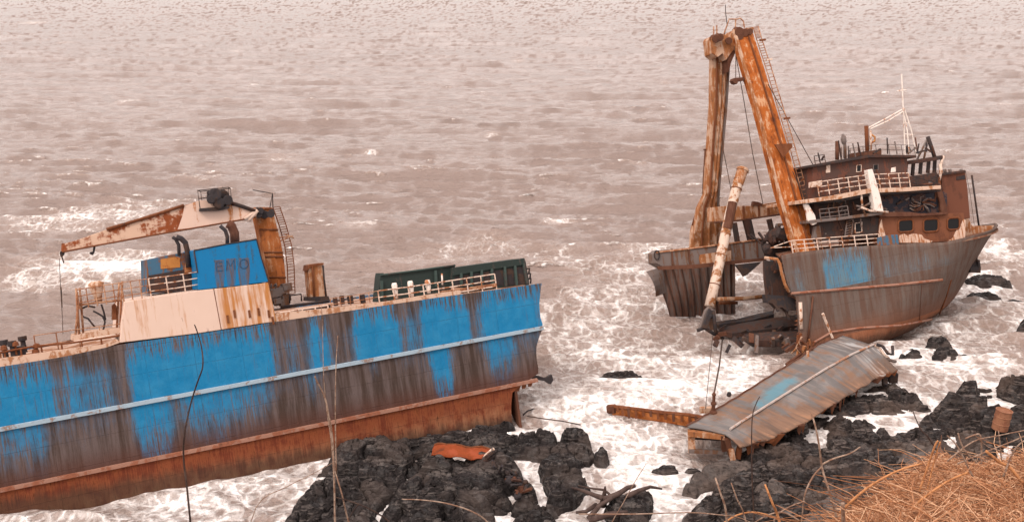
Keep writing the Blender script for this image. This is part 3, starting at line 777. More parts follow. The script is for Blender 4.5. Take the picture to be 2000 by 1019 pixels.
# short mast stump forward of the crane
mb = MB(); mb.prism(*px_prism(FS, [(607,583),(602,530),(605,516),(630,514),(635,545),(640,582)], 3.2, .9)); stump = mb.build('mast_stump', M_MASTL, stern, bevel=.03)
mb = MB(); mb.prism(*px_prism(FS, [(604,588),(604,580),(642,578),(645,588)], 3.0, 1.3)); mb.build('stump_base', M_DARK, stump)
mb = MB(); mb.prism(*px_prism(FS, [(600,529),(602,517),(632,513),(632,517),(607,521)], 3.1, 1.0)); mb.build('stump_cap', M_RUST, stump)
tubes('pipe', FS, [[(614,582,3.15),(612,545,3.15),(610,520,3.15)]], .06, M_RUST, stump); tubes('pipe', FS, [[(637,580,3.15),(633,545,3.15),(631,518,3.15)]], .05, M_DARK, stump)
tubes('wire', FS, [[(601,528,3.2),(601,584,3.2)]], .012, M_ROPE, stump, 4)
# deck gear between crane and hatch
tubes('deck_pipe', FS, [[(540,617,1.2),(600,606,1.2),(645,598,1.2)]], .10, M_BURNT, stern)
tubes('deck_pipe', FS, [[(548,600,2.0),(600,593,2.0),(642,588,2.0)]], .09, M_DARK, stern)
tubes('deck_pipe', FS, [[(560,628,.3),(620,616,.3),(676,604,.3)],[(540,625,.15),(575,619,.15)]], .05, M_RUST, stern)
tubes('pipe_hoop', FS, [[(566,592,2.4),(566,577,2.4),(588,574,2.4),(589,588,2.4)]], .05, M_DARK, stern)
mb = MB()
for x, y in ((655,588),(668,585),(684,584),(708,583),(565,628),(622,614),(636,610),(725,600),(753,592)):
    p = S(x, y, .7); s_ = RNG.uniform(.08,.14); mb.box(p.x-s_, p.x+s_, p.y-s_, p.y+s_, p.z-.25, p.z+.22); mb.build('deck_fitting', M_BURNT, stern, bevel=.03); mb = MB()
for x, y0, y1 in ((774,552,583),(805,548,579),(838,546,572)):
    a, b = S(x, y1, .45), S(x, y0, .45); h = (b-a).length
    mb = MB(); mb.lathe(a, [(.10,0),(.12,h*.3),(.15,h*.45),(.16,h*.85),(.12,h)], 12); mb.build('vent_post', M_WHITE, stern, smooth=True)
tubes('stanchion', FS, [[(864,556,.5),(863,534,.5)]], .05, M_WHITE, stern)
# side boards under the hatch railing
mb = MB(); mb.prism(*px_prism(FS, [(862,575),(862,568),(960,555),(968,553),(968,560)], .9, .2)); mb.build('coaming_board', M_RAILR, stern)

# ---- green hatch covers lying tilted on the deck
def hatch(name, label, poly, w0, dw, ribs, panel=None):
    root = empty(name, label, 'hatch cover', FS.M, group='green hatch covers on the stern deck')
    mb = MB(); mb.prism(*px_prism(FS, poly, w0, dw)); b = mb.build('cover', M_GREEN, root, bevel=.02)
    for (x0, y0, x1, y1) in ribs:
        mb = MB(); A_, B_ = S(x0, y0, w0-.08), S(x1, y1, w0-.08); mb.beam(A_, B_, .14, .18); mb.build('rib', M_GREENP, root)
    mb = MB(); n = len(poly)
    top = sorted(range(n), key=lambda i: poly[i][1])
    return root
h1 = hatch('hatch_cover', 'dark green flat hatch cover lying behind the three white vent posts', [(738,590),(742,545),(744,533),(750,533),(750,538),(800,531),(888,518),(889,522),(880,570),(800,582)], 2.6, 1.0, [(745,548,746,580),(850,528,852,560)])
tubes('top_edge', FS, [[(743,537,2.5),(800,530,2.5),(889,518,2.5)]], .06, M_GREENP, h1)
h2 = hatch('hatch_cover', 'dark green ribbed hatch cover at the torn end of the deck', [(884,560),(886,524),(950,515),(1022,505),(1027,510),(1028,518),(1033,545),(1034,556),(970,565)], 2.0, 1.6, [(900,533,901,560),(920,530,921,560),(940,527,941,558),(960,524,962,560),(985,520,988,560),(1005,518,1009,558),(1022,514,1029,554)])
mb = MB(); mb.prism(*px_prism(FS, [(884,538),(884,523),(950,514),(1024,504),(1027,512),(1021,517),(950,527)], 1.86, .14)); mb.build('lip', M_GREEN, h2)
mb = MB(); mb.prism(*px_prism(FS, [(888,560),(888,541),(950,531),(1022,520),(1030,555)], 1.97, .03)); mb.build('recess', M_DARK, h2)
mb = MB()
for x, y in ((1031,525),(1033,535),(1034,545)):
    mb.tube([S(x-6, y, 2.2), S(x+3, y-1, 2.2), S(x+2, y+9, 2.2)], .06, 5)
mb.build('torn_edge', M_DARK, h2)
# ================================================================ bow half of the wreck, with bridge and A-frame mast
FB = Frame(ground(1562, 688), 18, 14, (1570, 391), (1700, 369), 1.0)
B = FB.P
BB = 11.5; BC = BB/2
bow = empty('shipwreck_bow', 'grey and brown bow half with burnt bridge and tall orange A-frame mast', 'shipwreck', FB.M)
b_top = sorted((B(px, py).x, B(px, py).z) for px, py in [(1525,499),(1560,492),(1640,483),(1715,478),(1800,474),(1850,472)])
b_aft = sorted((B(px, py).z, B(px, py).x) for px, py in [(1526,499),(1530,520),(1536,548),(1545,572),(1555,580),(1557,605),(1560,640),(1562,690)])
b_aft = [(b_aft[0][0]-2, b_aft[0][1])] + b_aft
st = [B(px, py, BC*.62) for px, py in [(1944,441),(1930,462),(1918,485),(1905,510),(1893,535),(1880,560),(1862,590),(1838,615),(1800,640),(1730,668)]]
b_stem = sorted((p.z, p.x) for p in st)
b_stem = [(v_, u_+1.9) for v_, u_ in b_stem]; b_stem = [(b_stem[0][0]-2, b_stem[0][1]-4)] + b_stem
V_BTOP = interp(b_top, b_top[-1][0]); V_STEMTOP = b_stem[-1][0]
V_BRUB = (B(1545, 573).z + B(1660, 563).z)/2; V_BLOW = B(1600, 660).z - .1
UB0 = 0.0; UB1 = b_stem[-1][1]
pb_u = lambda px, py: (B(px, py).x - UB0)/(UB1 - UB0)
UPB = [(1528,.30),(1562,.42),(1576,.12),(1603,.15),(1612,.74),(1630,.62),(1650,.68),(1688,.7),(1702,.42),(1716,.12),(1730,.42),(1760,.28),(1778,.36),(1815,.38),(1824,.22),(1850,.34),(1880,.15),(1930,.0)]
LOB = [(1545,.0),(1600,.0),(1640,.15),(1690,.05),(1730,.0),(1790,.15),(1850,.1)]
M_BHULL = hull_mat('bow_hull_paint', [(max(0, min(1, pb_u(p, 520))), a) for p, a in UPB], [(max(0, min(1, pb_u(p, 600))), a) for p, a in LOB],
    UB0, UB1, V_BRUB, V_BLOW, (.045, .18, .30), (.10, .165, .20), (.098, .058, .044), (.118, .090, .077), (.20, .075, .038), (.25, .11, .062), (.27, .15, .095), fade=.6)

def bow_hull():
    NU, NVv = 90, 30
    mb = MB()
    def pt(f, g, side):
        # g: 0 keel..1 deck edge, f: 0 break..1 stem
        vt_aft = interp(b_top, max(b_top[0][0], 0)); 
        v0 = -2.0
        ua_guess = None
        vtop_f = interp(b_top, UB1*f) + max(0, (UB1*f - b_top[-1][0]))/(UB1 - b_top[-1][0])*(V_STEMTOP - V_BTOP)
        v = v0 + (vtop_f - v0)*g
        us = interp(b_stem, v); ua = interp(b_aft, v) if side == 0 else 5.4
        u = ua + (us-ua)*f
        ent = 8.5 + 4.0*(1-max(0, min(1, (v+2)/(V_STEMTOP+2))))
        s = min(1, max(0, (us-u)/ent))
        full = (1-(1-s)**2.3)
        flare = .80 + .20*max(0, min(1, (v+1)/(V_STEMTOP+1)))
        s2 = min(1, s*1.0); hb = BC*full*(flare*(1-s2)+s2)
        w = BC - hb if side == 0 else BC + hb
        return (u, w + .012*math.sin(u*2.6), v)
    fs = [i/(NU-1) for i in range(NU)]; gs = [j/(NVv-1) for j in range(NVv)]
    for side in (0, 1):
        vs = [pt(f, g, side) for f in fs for g in gs]
        fc = [(i*NVv+j, (i+1)*NVv+j, (i+1)*NVv+j+1, i*NVv+j+1) for i in range(NU-1) for j in range(NVv-1)]
        if side: fc = [tuple(reversed(q)) for q in fc]
        mb.add(vs, fc)
    o = mb.build('hull', M_BHULL, bow, smooth=True, fix=False)
    un = [(r[2]) for r in vs]
    allv = [v.co for v in o.data.vertices]; un = [max(0, allv[(k//NVv)*NVv+NVv-1].z - v.z) for k, v in enumerate(allv)]
    o.data.attributes.new('under', 'FLOAT', 'POINT').data.foreach_set('value', un)
    # inner skin so the plating has thickness at the break and at the bulwark
    md = o.modifiers.new('plate', 'SOLIDIFY'); md.thickness = .07; md.offset = -1
    return o, pt
bhull, bpt = bow_hull()
# deck
mb = MB(); g = []
for f in np.linspace(.0, .985, 40):
    a, b = bpt(f, 1, 0), bpt(f, 1, 1); z = interp(b_top, a[0]) if a[0] < b_top[-1][0] else V_BTOP
    g.append([(a[0]+(b[0]-a[0])*t_, a[1]+.05+(b[1]-a[1]-.1)*t_, z-.10) for t_ in np.linspace(0, 1, 7)])
mb.sheet(g, (0, 0, -.12)); mb.build('deck', corroded('bow_deck_paint', (.22, .13, .09), (.17, .07, .04), (.05, .03, .03), .6, .0, 1.0), bow)
# bulkhead inside the break
mb = MB(); z1 = interp(b_top, 1.5)-.3
mb.prism([(5.9, .6, -2), (5.9, BB-.6, -2), (5.9, BB-.5, z1), (5.9, .5, z1)], (.15, 0, 0)); mb.build('bulkhead', M_RUSTB, bow)
# rails along the hull
pr = [B(1545, 573), B(1600, 568), B(1660, 563)]
def hull_line(name, px_pts, mat, r, parent):
    """a half-round rail that follows the shell between points seen on the near side"""
    mb = MB(); pts = []
    for i in range(len(px_pts)-1):
        for k in range(10):
            t_ = k/10; x = px_pts[i][0]+(px_pts[i+1][0]-px_pts[i][0])*t_; y = px_pts[i][1]+(px_pts[i+1][1]-px_pts[i][1])*t_
            w = 0.
            for it in range(6):
                p = B(x, y, w); us = interp(b_stem, p.z); ua = interp(b_aft, p.z)
                f = (p.x-ua)/(us-ua); gg = None
                ent = 8.5 + 4.0*(1-max(0, min(1, (p.z+2)/(V_STEMTOP+2)))); s = min(1, max(0, (us-p.x)/ent)); full = 1-(1-s)**2.3
                fl = .80+.20*max(0, min(1, (p.z+1)/(V_STEMTOP+1))); w = BC - BC*full*(fl*(1-s)+s)
            pts.append(B(x, y, w-.04))
    mb.tube(pts, r, 6)
    return mb.build(name, mat, parent)
hull_line('rubbing_strake', [(1545,573),(1640,565),(1750,556),(1850,545)], M_STRAKE2, .10, bhull)
hull_line('bilge_strake', [(1590,668),(1625,648),(1680,640),(1760,635),(1826,622)], M_STRAKE2, .085, bhull)
hull_line('weld_seam', [(1858,546),(1848,580),(1834,617)], M_RUST, .05, bhull)
hull_line('weld_seam', [(1700,480),(1702,520),(1704,558)], M_RUSTB, .02, bhull)
hull_line('weld_seam', [(1800,556),(1798,595),(1796,628)], M_RUSTB, .02, bhull)
mb = MB()
for x, y in ((1896,486),(1903,480),(1912,477),(1890,492)):
    p = B(x, y, 2.6); mb.lathe(p, [(.16,-.1),(.16,.1)], 8, (0,1,0))
mb.build('hawse_pipe', M_DARK, bow)
# pale torn frame at the after edge of the near shell
tubes('torn_frame', FB, [[(1493,503,.3),(1518,506,.1),(1523,515,.0),(1527,535,.0),(1533,555,.0),(1541,570,.0)]], .11, M_MASTL, bow)
tubes('pillar', FB, [[(1563,590,-.1),(1564,615,-.1),(1565,642,-.1)]], .13, M_RAIL, bow)
tubes('pillar', FB, [[(1588,578,-.12),(1582,630,-.12),(1577,668,-.12)]], .07, M_RUSTB, bow)
mb = MB(); mb.prism(*px_prism(FB, [(1494,508),(1523,512),(1530,540),(1541,573),(1532,588),(1500,582),(1495,545)], 1.2, .3)); mb.build('inner_bulkhead', M_BURNT, bow)
mb = MB(); poly = [(1495,575),(1540,578),(1557,585),(1556,606),(1545,603),(1538,608),(1528,600),(1518,602),(1508,592),(1497,590)]
mb.prism(*px_prism(FB, poly, .6, .5)); mb.build('torn_plate', M_DARK, bow)

for k in range(26):
    t_ = k/25; y = 500+185*t_; x = np.interp(y, [499,520,548,572,580,640,690], [1527,1530,1536,1546,1556,1560,1562])
    a = B(x, y, .02); w_ = RNG.uniform(.08, .3); h_ = RNG.uniform(.06, .22)
    mb = MB(); mb.prism([a+Vector((.1, 0, -h_)), a+Vector((.1, 0, h_)), a+Vector((-w_, RNG.uniform(.0, .25), RNG.uniform(-.1, .1)))], (.01, .05, 0)); mb.build('torn_strip', (M_RUSTB, M_BURNT, M_RUST)[k % 3], bhull)
for k in range(16):
    x, y = RNG.uniform(1496, 1556), RNG.uniform(508, 612); p = B(x, y, RNG.uniform(.6, 1.1)); mb = MB()
    if k % 2: mb.tube([p, p+Vector((RNG.uniform(-.2,.2), .1, -.5)), p+Vector((RNG.uniform(-.5,.4), .1, -RNG.uniform(.8,1.5)))], RNG.uniform(.03,.06), 5)
    else: mb.beam(p, p+Vector((RNG.uniform(-.5,.5), RNG.uniform(-.2,.2), RNG.uniform(-.9,.6))), .14, .12)
    mb.build('hanging_wreckage', (M_DARK, M_BURNT, M_RUSTB)[k % 3], bow)
# ---- far side: torn shell panel, coaming beam
mb = MB()
uu = np.linspace(0, 1, 40); g = []
for t_ in uu:
    xt = 1284 + (1435-1284)*t_; yt = 522 - 20*t_
    xb = 1306 + (1436-1306)*t_; yb = 618 + 2*t_
    row = []
    for k in range(9):
        f = k/8; p = B(xt+(xb-xt)*f, yt+(yb-yt)*f, 10.2)
        row.append(p + Vector((0, .16*math.sin(t_*60) + .25*math.sin(f*5+t_*6)*(1-t_), 0)))
    g.append(row)
mb.sheet(g, (0, .08, 0)); fs_ = mb.build('torn_shell', M_GREY, bow)
fs_.data.materials[0] = corroded('corrugated_dark_plate', (.105, .075, .065), (.10, .05, .035), (.035, .026, .025), .5, .9, 1.6)
mb = MB(); n = 8; g = []
for i in range(n+1):
    t_ = i/n
    a = B(1258+(1292-1258)*t_, 530-9*t_, 10.0); b = B(1275+(1300-1275)*t_, 579-8*t_, 10.0)
    g.append([a.lerp(b, k/5)+Vector((0, -.9*(1-t_)*math.sin(k/5*2.2+.4)-.1, 0)) for k in range(6)])
mb.sheet(g, (0, .07, 0)); mb.build('curled_plate', M_GREY, bow)
mb = MB(); mb.prism(*px_prism(FB, [(1282,514),(1281,495),(1290,488),(1360,484),(1420,477),(1492,468),(1496,508),(1440,513),(1360,521),(1300,524)], 5.2, 1.4)); coam = mb.build('hatch_coaming', M_GREY, bow, bevel=.03)
mb = MB(); mb.prism(*px_prism(FB, [(1284,520),(1360,516),(1420,510),(1497,503),(1497,509),(1420,517),(1360,524),(1288,527)], 5.0, .2)); mb.build('flange', M_RUSTB, coam)
tubes('flange', FB, [[(1281,493,5.15),(1360,484,5.15),(1420,476,5.15),(1493,467,5.15)]], .07, M_RAILR, coam)
for x in (1312, 1345, 1452, 1478):
    a, b = B(x, 487-(x-1300)*.09, 5.15), B(x+2, 518-(x-1300)*.085, 5.15); mb = MB(); mb.beam(a, b, .09, .09); mb.build('stiffener', M_RUSTB, coam)
tubes('ring', FB, [[(1283+5*math.cos(a), 498+9*math.sin(a), 5.1) for a in np.linspace(0, 6.28, 12)]], .05, M_DARK, coam)
mb = MB(); mb.prism(*px_prism(FB, [(1366,505),(1368,497),(1396,493),(1428,489),(1428,514),(1396,516),(1368,515)], 5.1, .09)); mb.build('rusty_panel', M_MASTL, coam)
mb = MB(); mb.prism(*px_prism(FB, [(1436,517),(1488,511),(1478,520),(1460,536),(1452,540),(1446,530)], 4.8, .15)); mb.build('hanging_plate', M_DARK, bow)
tubes('cross_beam', FB, [[(1402,584,6.5),(1450,583,6.5),(1501,578,6.5)]], .17, M_MASTL, bow)
tubes('cross_beam', FB, [[(1405,592,7.0),(1440,591,7.0)]], .12, M_RUST, bow)
# ---- burnt machinery between the mast legs
for k, (x0, y0, x1, y1) in enumerate(((1434,435,1441,478),(1455,430,1466,474),(1462,428,1472,472),(1502,428,1512,470),(1520,440,1512,470))):
    mb = MB(); mb.beam(B(x0, y0, 6.5), B(x1, y1, 6.5), .3, .3); mb.build('post', M_BURNT, bow)
for k in range(26):
    x, y = RNG.uniform(1480, 1545), RNG.uniform(440, 488); y = max(y, 478-(x-1480)*.5)
    p = B(x, y, RNG.uniform(3.5, 6.5)); mb = MB(); s_ = RNG.uniform(.2, .5)
    if k % 3: mb.beam(p, p+Vector((RNG.uniform(-1.3,1.3), RNG.uniform(-.5,.5), RNG.uniform(-.6,.9))), s_*.4, s_*.5)
    else: mb.lathe(p, [(s_*.7,-s_),(s_,-s_*.8),(s_,s_*.6),(s_*.6,s_)], 10, (RNG.uniform(-1,1),RNG.uniform(-1,1),.4))
    mb.build('winch_wreckage', M_BURNT, bow)
mb = MB(); mb.prism(*px_prism(FB, [(1494,503),(1496,476),(1545,470),(1545,492)], 5.0, 1.2)); mb.build('winch_bed', M_BURNT, bow)

# ---- A-frame mast
def box_leg(name, left, right, w0s, depth, mat, parent, nb=8):
    """left/right: outlines px from foot to head; w0s: distance across at each"""
    mb = MB(); g = []
    for l, r, w in zip(left, right, w0s):
        a, b = B(*l, w), B(*r, w); m = (a+b)/2
        g.append([a, a.lerp(b, .33)+Vector((0,-.10,0)), a.lerp(b, .67)+Vector((0,-.10,0)), b])
    mb.sheet(g, (0, depth, 0))
    return mb.build(name, mat, parent, bevel=.03)
l1 = [(1354,484),(1356,455),(1366,405),(1379,378),(1385,290),(1391,200),(1392,110),(1392,76)]
r1 = [(1414,479),(1412,440),(1404,398),(1405,370),(1412,290),(1420,200),(1425,120),(1431,82)]
ws = list(np.linspace(9.6, 6.0, 8))
legL = box_leg('mast_leg', l1, r1, ws, .6, M_MASTL, bow)
l2 = [(1556,493),(1543,455),(1520,380),(1497,290),(1476,210),(1452,130),(1436,75),(1431,60)]
r2 = [(1594,490),(1585,455),(1564,380),(1540,290),(1516,210),(1492,130),(1474,75),(1468,54)]
ws2 = list(np.linspace(1.6, 5.6, 8))
legR = box_leg('mast_leg', l2, r2, ws2, .6, M_MASTR, bow)
legR.data.materials[0] = M_MASTR
# fluting and runs of old paint on the far leg
for fx in (.28, .52, .74):
    mb = MB(); mb.tube([B(l[0]+(r[0]-l[0])*fx, l[1]+(r[1]-l[1])*fx, w-.16) for l, r, w in zip(l1, r1, ws)], .09, 5); mb.build('edge_rib', M_RUST if fx == .28 else M_MASTL, legL)
mb = MB(); mb.tube([B(l[0]+(r[0]-l[0])*.97, l[1]+(r[1]-l[1])*.97, w-.06) for l, r, w in zip(l1, r1, ws)], .10, 5); mb.build('edge_rib', M_GREY, legL)
mb = MB(); mb.tube([B(l[0]+(r[0]-l[0])*.06, l[1]+(r[1]-l[1])*.06, w-.10) for l, r, w in zip(l2, r2, ws2)], .13, 5); mb.build('edge_rib', M_MASTL, legR)
mb = MB(); mb.tube([B(l[0]+(r[0]-l[0])*.72, l[1]+(r[1]-l[1])*.72, w-.14) for l, r, w in zip(l2, r2, ws2)], .08, 5); mb.build('edge_rib', M_RUST, legR)
mb = MB(); mb.prism(*px_prism(FB, [(1350,484),(1352,452),(1358,430),(1366,440),(1368,484)], 9.4, .4)); mb.build('foot_bracket', M_MASTL, legL)
tubes('conduit', FB, [[(1371,400,9.2),(1374,345,8.6),(1377,292,8.0)],[(1374,292,8.0),(1381,292,8.0)]], .05, M_RUSTB, legL)
tubes('conduit', FB, [[(1352,440,9.4),(1358,420,9.3),(1368,400,9.2)]], .06, M_RUST, legL)
# mast head
mb = MB(); mb.prism(*px_prism(FB, [(1389,76),(1392,70),(1412,66),(1424,72),(1432,60),(1472,53),(1470,66),(1456,82),(1440,90),(1428,104),(1418,118),(1412,104),(1402,112),(1392,104)], 5.4, 1.3)); mh = mb.build('mast_head', M_MASTL, bow, bevel=.03)
for (x, y, s_) in ((1396,76,.30),(1404,73,.28),(1421,80,.26),(1441,62,.34),(1452,64,.30),(1443,72,.25),(1462,62,.25)):
    p = B(x, y, 5.2); mb = MB(); mb.lathe(p, [(s_*.9,-.35),(s_,-.3),(s_*.55,-.2),(s_*.55,.2),(s_,.3),(s_*.9,.35)], 10, (.2, 1, .2)); mb.build('sheave', M_RUSTB, mh)
mb = MB(); mb.prism(*px_prism(FB, [(1420,112),(1430,100),(1444,92),(1452,90),(1436,104),(1428,122),(1424,140)], 5.5, 1.0)); mb.build('gusset', M_RUSTB, mh)
tubes('head_railing', FB, [[(1394,70,5.6),(1394,52,5.6)],[(1400,68,5.6),(1400,50,5.6)],[(1414,66,5.6),(1420,50,5.6),(1424,38,5.6),(1440,38,5.6),(1446,36,5.6)],[(1436,58,5.6),(1437,38,5.6)],[(1454,55,5.6),(1452,42,5.6),(1446,36,5.6)]], .05, M_RAILR, mh, 5)
tubes('aerial', FB, [[(1415,68,5.6),(1420,48,5.6),(1417,22,5.6),(1417,10,5.6)]], .03, M_DARK, mh, 5)
mb = MB(); mb.prism(*px_prism(FB, [(1431,158),(1433,153),(1464,150),(1466,156),(1462,166),(1458,156),(1442,159),(1440,164),(1435,163)], 4.6, .5)); mb.build('bracket', M_RUSTB, legR)
# ladder on the near leg with stand-off hoops
mb = MB(); La = [B(x+3, y, w+.2) for (x, y), w in zip(r2, ws2)]; Lb = [p+Vector((.42, 0, .03)) for p in La]
mb.tube(La, .035, 5); mb.tube(Lb, .04, 5)
for k in range(78):
    f = k/77*7; i = min(6, int(f)); a = La[i].lerp(La[i+1], f-i); b = Lb[i].lerp(Lb[i+1], f-i); mb.tube([a, b], .022, 4)
mb.build('ladder', M_RAILR, legR)
for f in (2.3, 3.7, 5.2, 5.9):
    i = int(f); p = Lb[i].lerp(Lb[i+1], f-i); mb = MB(); mb.beam(p-Vector((.2,0,0)), p+Vector((.28,0,0)), .14, .12); mb.build('ladder_bracket', M_RAIL if f == 5.2 else M_RUST, legR)
mb = MB(); mb.prism(*px_prism(FB, [(1530,308),(1513,282),(1546,280),(1548,287)], 2.6, .1)); mb.build('collar', M_RUST, legR)
# cross beam between the legs
mb = MB(); mb.prism(*px_prism(FB, [(1392,433),(1392,405),(1420,402),(1470,402),(1528,393),(1536,416),(1500,421),(1440,430)], 6.6, .9)); cb = mb.build('cross_beam', M_MASTL, bow, bevel=.03)
for x, y0, y1 in ((1430,404,428),(1452,402,428),(1482,400,424),(1500,398,420)):
    mb = MB(); mb.beam(B(x, y0, 6.55), B(x+1, y1, 6.55), .14, .1); mb.build('stiffener', M_RUST, cb)
tubes('pipe', FB, [[(1395,434,6.4),(1440,431,6.4),(1500,422,6.4),(1536,417,6.4)]], .08, M_RUSTB, cb)
mb = MB(); mb.prism(*px_prism(FB, [(1470,402),(1472,393),(1480,394),(1490,398),(1488,402)], 6.5, .3)); mb.build('sheave_bracket', M_RUSTB, cb)
# stays
wires = [[(1434,90,5.3),(1450,180,5.6),(1470,300,6.0),(1490,398,6.4)],[(1500,165,3.6),(1540,235,4.6),(1588,322,6.0)],[(1548,335,2.6),(1565,372,2.6),(1576,392,2.6)],[(1437,100,5.4),(1437,158,5.0)],[(1412,290,7.5),(1420,330,7.3),(1428,372,7.0)],[(1410,300,7.6),(1404,398,8.5)]]
for L in wires: tubes('stay_wire', FB, [L], .03, M_ROPE, bow, 5)
tubes('stay_wire', FB, [[(1413,200,7.0),(1400,398,9.0)]], .04, M_DARK, bow, 5)

# ---- railing on the near deck edge
railing(FB, 'railing', [(1545,470),(1620,464),(1716,457)], .85, 3, 8, M_RAIL, bow, .25, .035, .045)
tubes('railing', FB, [[(1505,484,.4),(1545,470,.3)],[(1505,484,.4),(1545,482,.3)]], .035, M_RAIL, bow)
# ---- superstructure
def slab(name, poly, w0, dw, mat, parent=bow, bev=.03):
    mb = MB(); mb.prism(*px_prism(FB, poly, w0, dw)); return mb.build(name, mat, parent, bevel=bev)
def window(parent, poly, w0, frame_mat, r=.05, name='window'):
    mb = MB(); mb.prism(*px_prism(FB, poly, w0-.02, .06)); wnd = mb.build(name, M_GLASS, parent)
    mb = MB(); pts = [B(x, y, w0-.03) for x, y in poly]; mb.tube(pts+[pts[0]], r, 5); mb.build('frame', frame_mat, wnd)
h1_ = slab('lower_house', [(1598,470),(1590,455),(1592,428),(1640,424),(1718,412),(1722,462)], 1.6, 3.6, M_BURNT)
window(h1_, [(1670,455),(1670,436),(1683,434),(1683,453)], 1.6, M_RAIL)
d2 = slab('deck_slab', [(1582,436),(1582,430),(1640,424),(1724,413),(1724,419),(1640,430)], .9, 4.6, M_GREY)
slab('middle_house', [(1592,430),(1590,398),(1640,389),(1722,377),(1726,414),(1640,424)], 2.2, 3.0, M_BURNT)
window(d2, [(1638,397),(1638,386),(1649,384),(1649,395)], 2.2, M_GREY, .04)
d3 = slab('deck_slab', [(1566,398),(1566,391),(1640,380),(1700,368),(1770,366),(1838,362),(1838,369),(1770,374),(1700,377),(1640,389)], .7, 4.8, M_CREAMR)
slab('deck_underside', [(1570,399),(1640,390),(1700,378),(1836,371),(1836,374),(1700,382),(1640,394)], .9, 4.4, M_DARK)
br = slab('bridge', [(1588,394),(1587,325),(1620,319),(1660,312),(1700,306),(1772,303),(1774,366),(1700,369),(1640,381)], 2.0, 2.8, M_BURNT)
br.data.materials[0] = corroded('bridge_burnt_brown', (.085, .050, .042), (.12, .05, .035), (.028, .022, .024), .45, .5, 1.1, .8, .35)
for poly, m_ in (([(1673,336),(1673,323),(1682,322),(1682,335)], M_RAIL), ([(1706,333),(1706,322),(1715,321),(1715,332)], M_GREY)):
    window(br, poly, 2.0, m_, .035)
slab('notice_board', [(1613,338),(1614,323),(1622,322),(1622,337)], 1.95, .06, M_RAIL, br)
slab('notice_board', [(1740,337),(1741,328),(1750,326),(1750,336)], 1.95, .06, M_WHITE, br)
slab('locker', [(1588,366),(1588,355),(1606,352),(1606,363)], 1.2, .6, M_RAIL, br)
rf = slab('bridge_roof', [(1584,327),(1584,322),(1640,312),(1700,302),(1790,303),(1790,308),(1700,308),(1640,318)], 1.6, 3.6, M_BURNT)
slab('mast_house', [(1686,304),(1686,296),(1722,292),(1722,302)], 3.0, 2.0, M_RUSTB, rf)
railing(FB, 'railing', [(1596,356),(1640,349),(1700,341),(1774,338)], 1.0, 3, 10, M_RAIL, bow, .8, .034, .04)
railing(FB, 'railing', [(1600,409),(1630,406),(1655,402)], .85, 3, 4, M_GREY, bow, 1.0, .035, .04)
railing(FB, 'railing', [(1590,305),(1603,303),(1610,302)], .7, 2, 3, M_BURNT, rf, 2.4, .025, .03)
railing(FB, 'railing', [(1660,290),(1720,282),(1785,284)], .75, 2, 6, M_BURNT, rf, 3.0, .016, .022)
tubes('vent_pipe', FB, [[(1635,312,3.0),(1635,276,3.0)]], .14, M_RUSTB, rf, 8)
tubes('vent_pipe', FB, [[(1651,310,3.0),(1650,283,3.0),(1649,266,3.0)]], .11, M_GREY, rf, 8)
mb = MB(); mb.lathe(B(1649, 282, 3.0), [(.12,0),(.2,.2),(.2,.4),(.06,.75)], 8); mb.build('vent_cap', M_GREY, rf)
tubes('vent_pipe', FB, [[(1658,308,3.2),(1657,285,3.2)],[(1644,312,3.0),(1643,288,3.0)]], .05, M_GREY, rf, 5)
tubes('signal_mast', FB, [[(1694,300,4.0),(1693,270,4.0),(1692,246,4.0)]], .15, M_RUST, rf, 8)
tubes('signal_mast', FB, [[(1701,300,4.0),(1700,255,4.0)]], .09, M_RAIL, rf, 6)
tubes('mast_bracket', FB, [[(1700,262,4.0),(1709,268,4.0),(1708,276,4.0),(1700,280,4.0)]], .07, M_ORANGEP, rf)
tubes('aerial_spar', FB, [[(1696,250,4.0),(1730,232,4.0),(1766,212,4.0)],[(1700,252,4.0),(1735,236,4.0),(1764,218,4.0)]], .05, M_WHITE, bow, 5)
tubes('aerial_tower', FB, [[(1761,145,4.5),(1764,212,4.5),(1768,304,4.5)],[(1766,212,4.5),(1780,255,4.5),(1790,303,4.5)],[(1763,212,4.0),(1772,255,4.0),(1776,300,4.0)],
   [(1766,240,4.5),(1775,242,4.5)],[(1767,262,4.5),(1781,264,4.5)],[(1752,178,4.5),(1770,176,4.5)]], .045, M_WHITE, bow, 5)
mb = MB(); mb.lathe(B(1775, 300, 4.5), [(.16,0),(.2,.2),(.12,.6)], 8); mb.build('lamp', M_DARK, bow)
tubes('tripod_mast', FB, [[(1812,270,4.5),(1790,314,4.5)],[(1813,270,4.5),(1804,312,4.5)],[(1812,268,4.5),(1820,290,4.5),(1826,313,4.5)]], .08, M_GREY, bow, 6)
tubes('tripod_mast', FB, [[(1812,267,4.4),(1820,290,4.4),(1827,312,4.4)]], .15, M_BURNT, bow, 6)
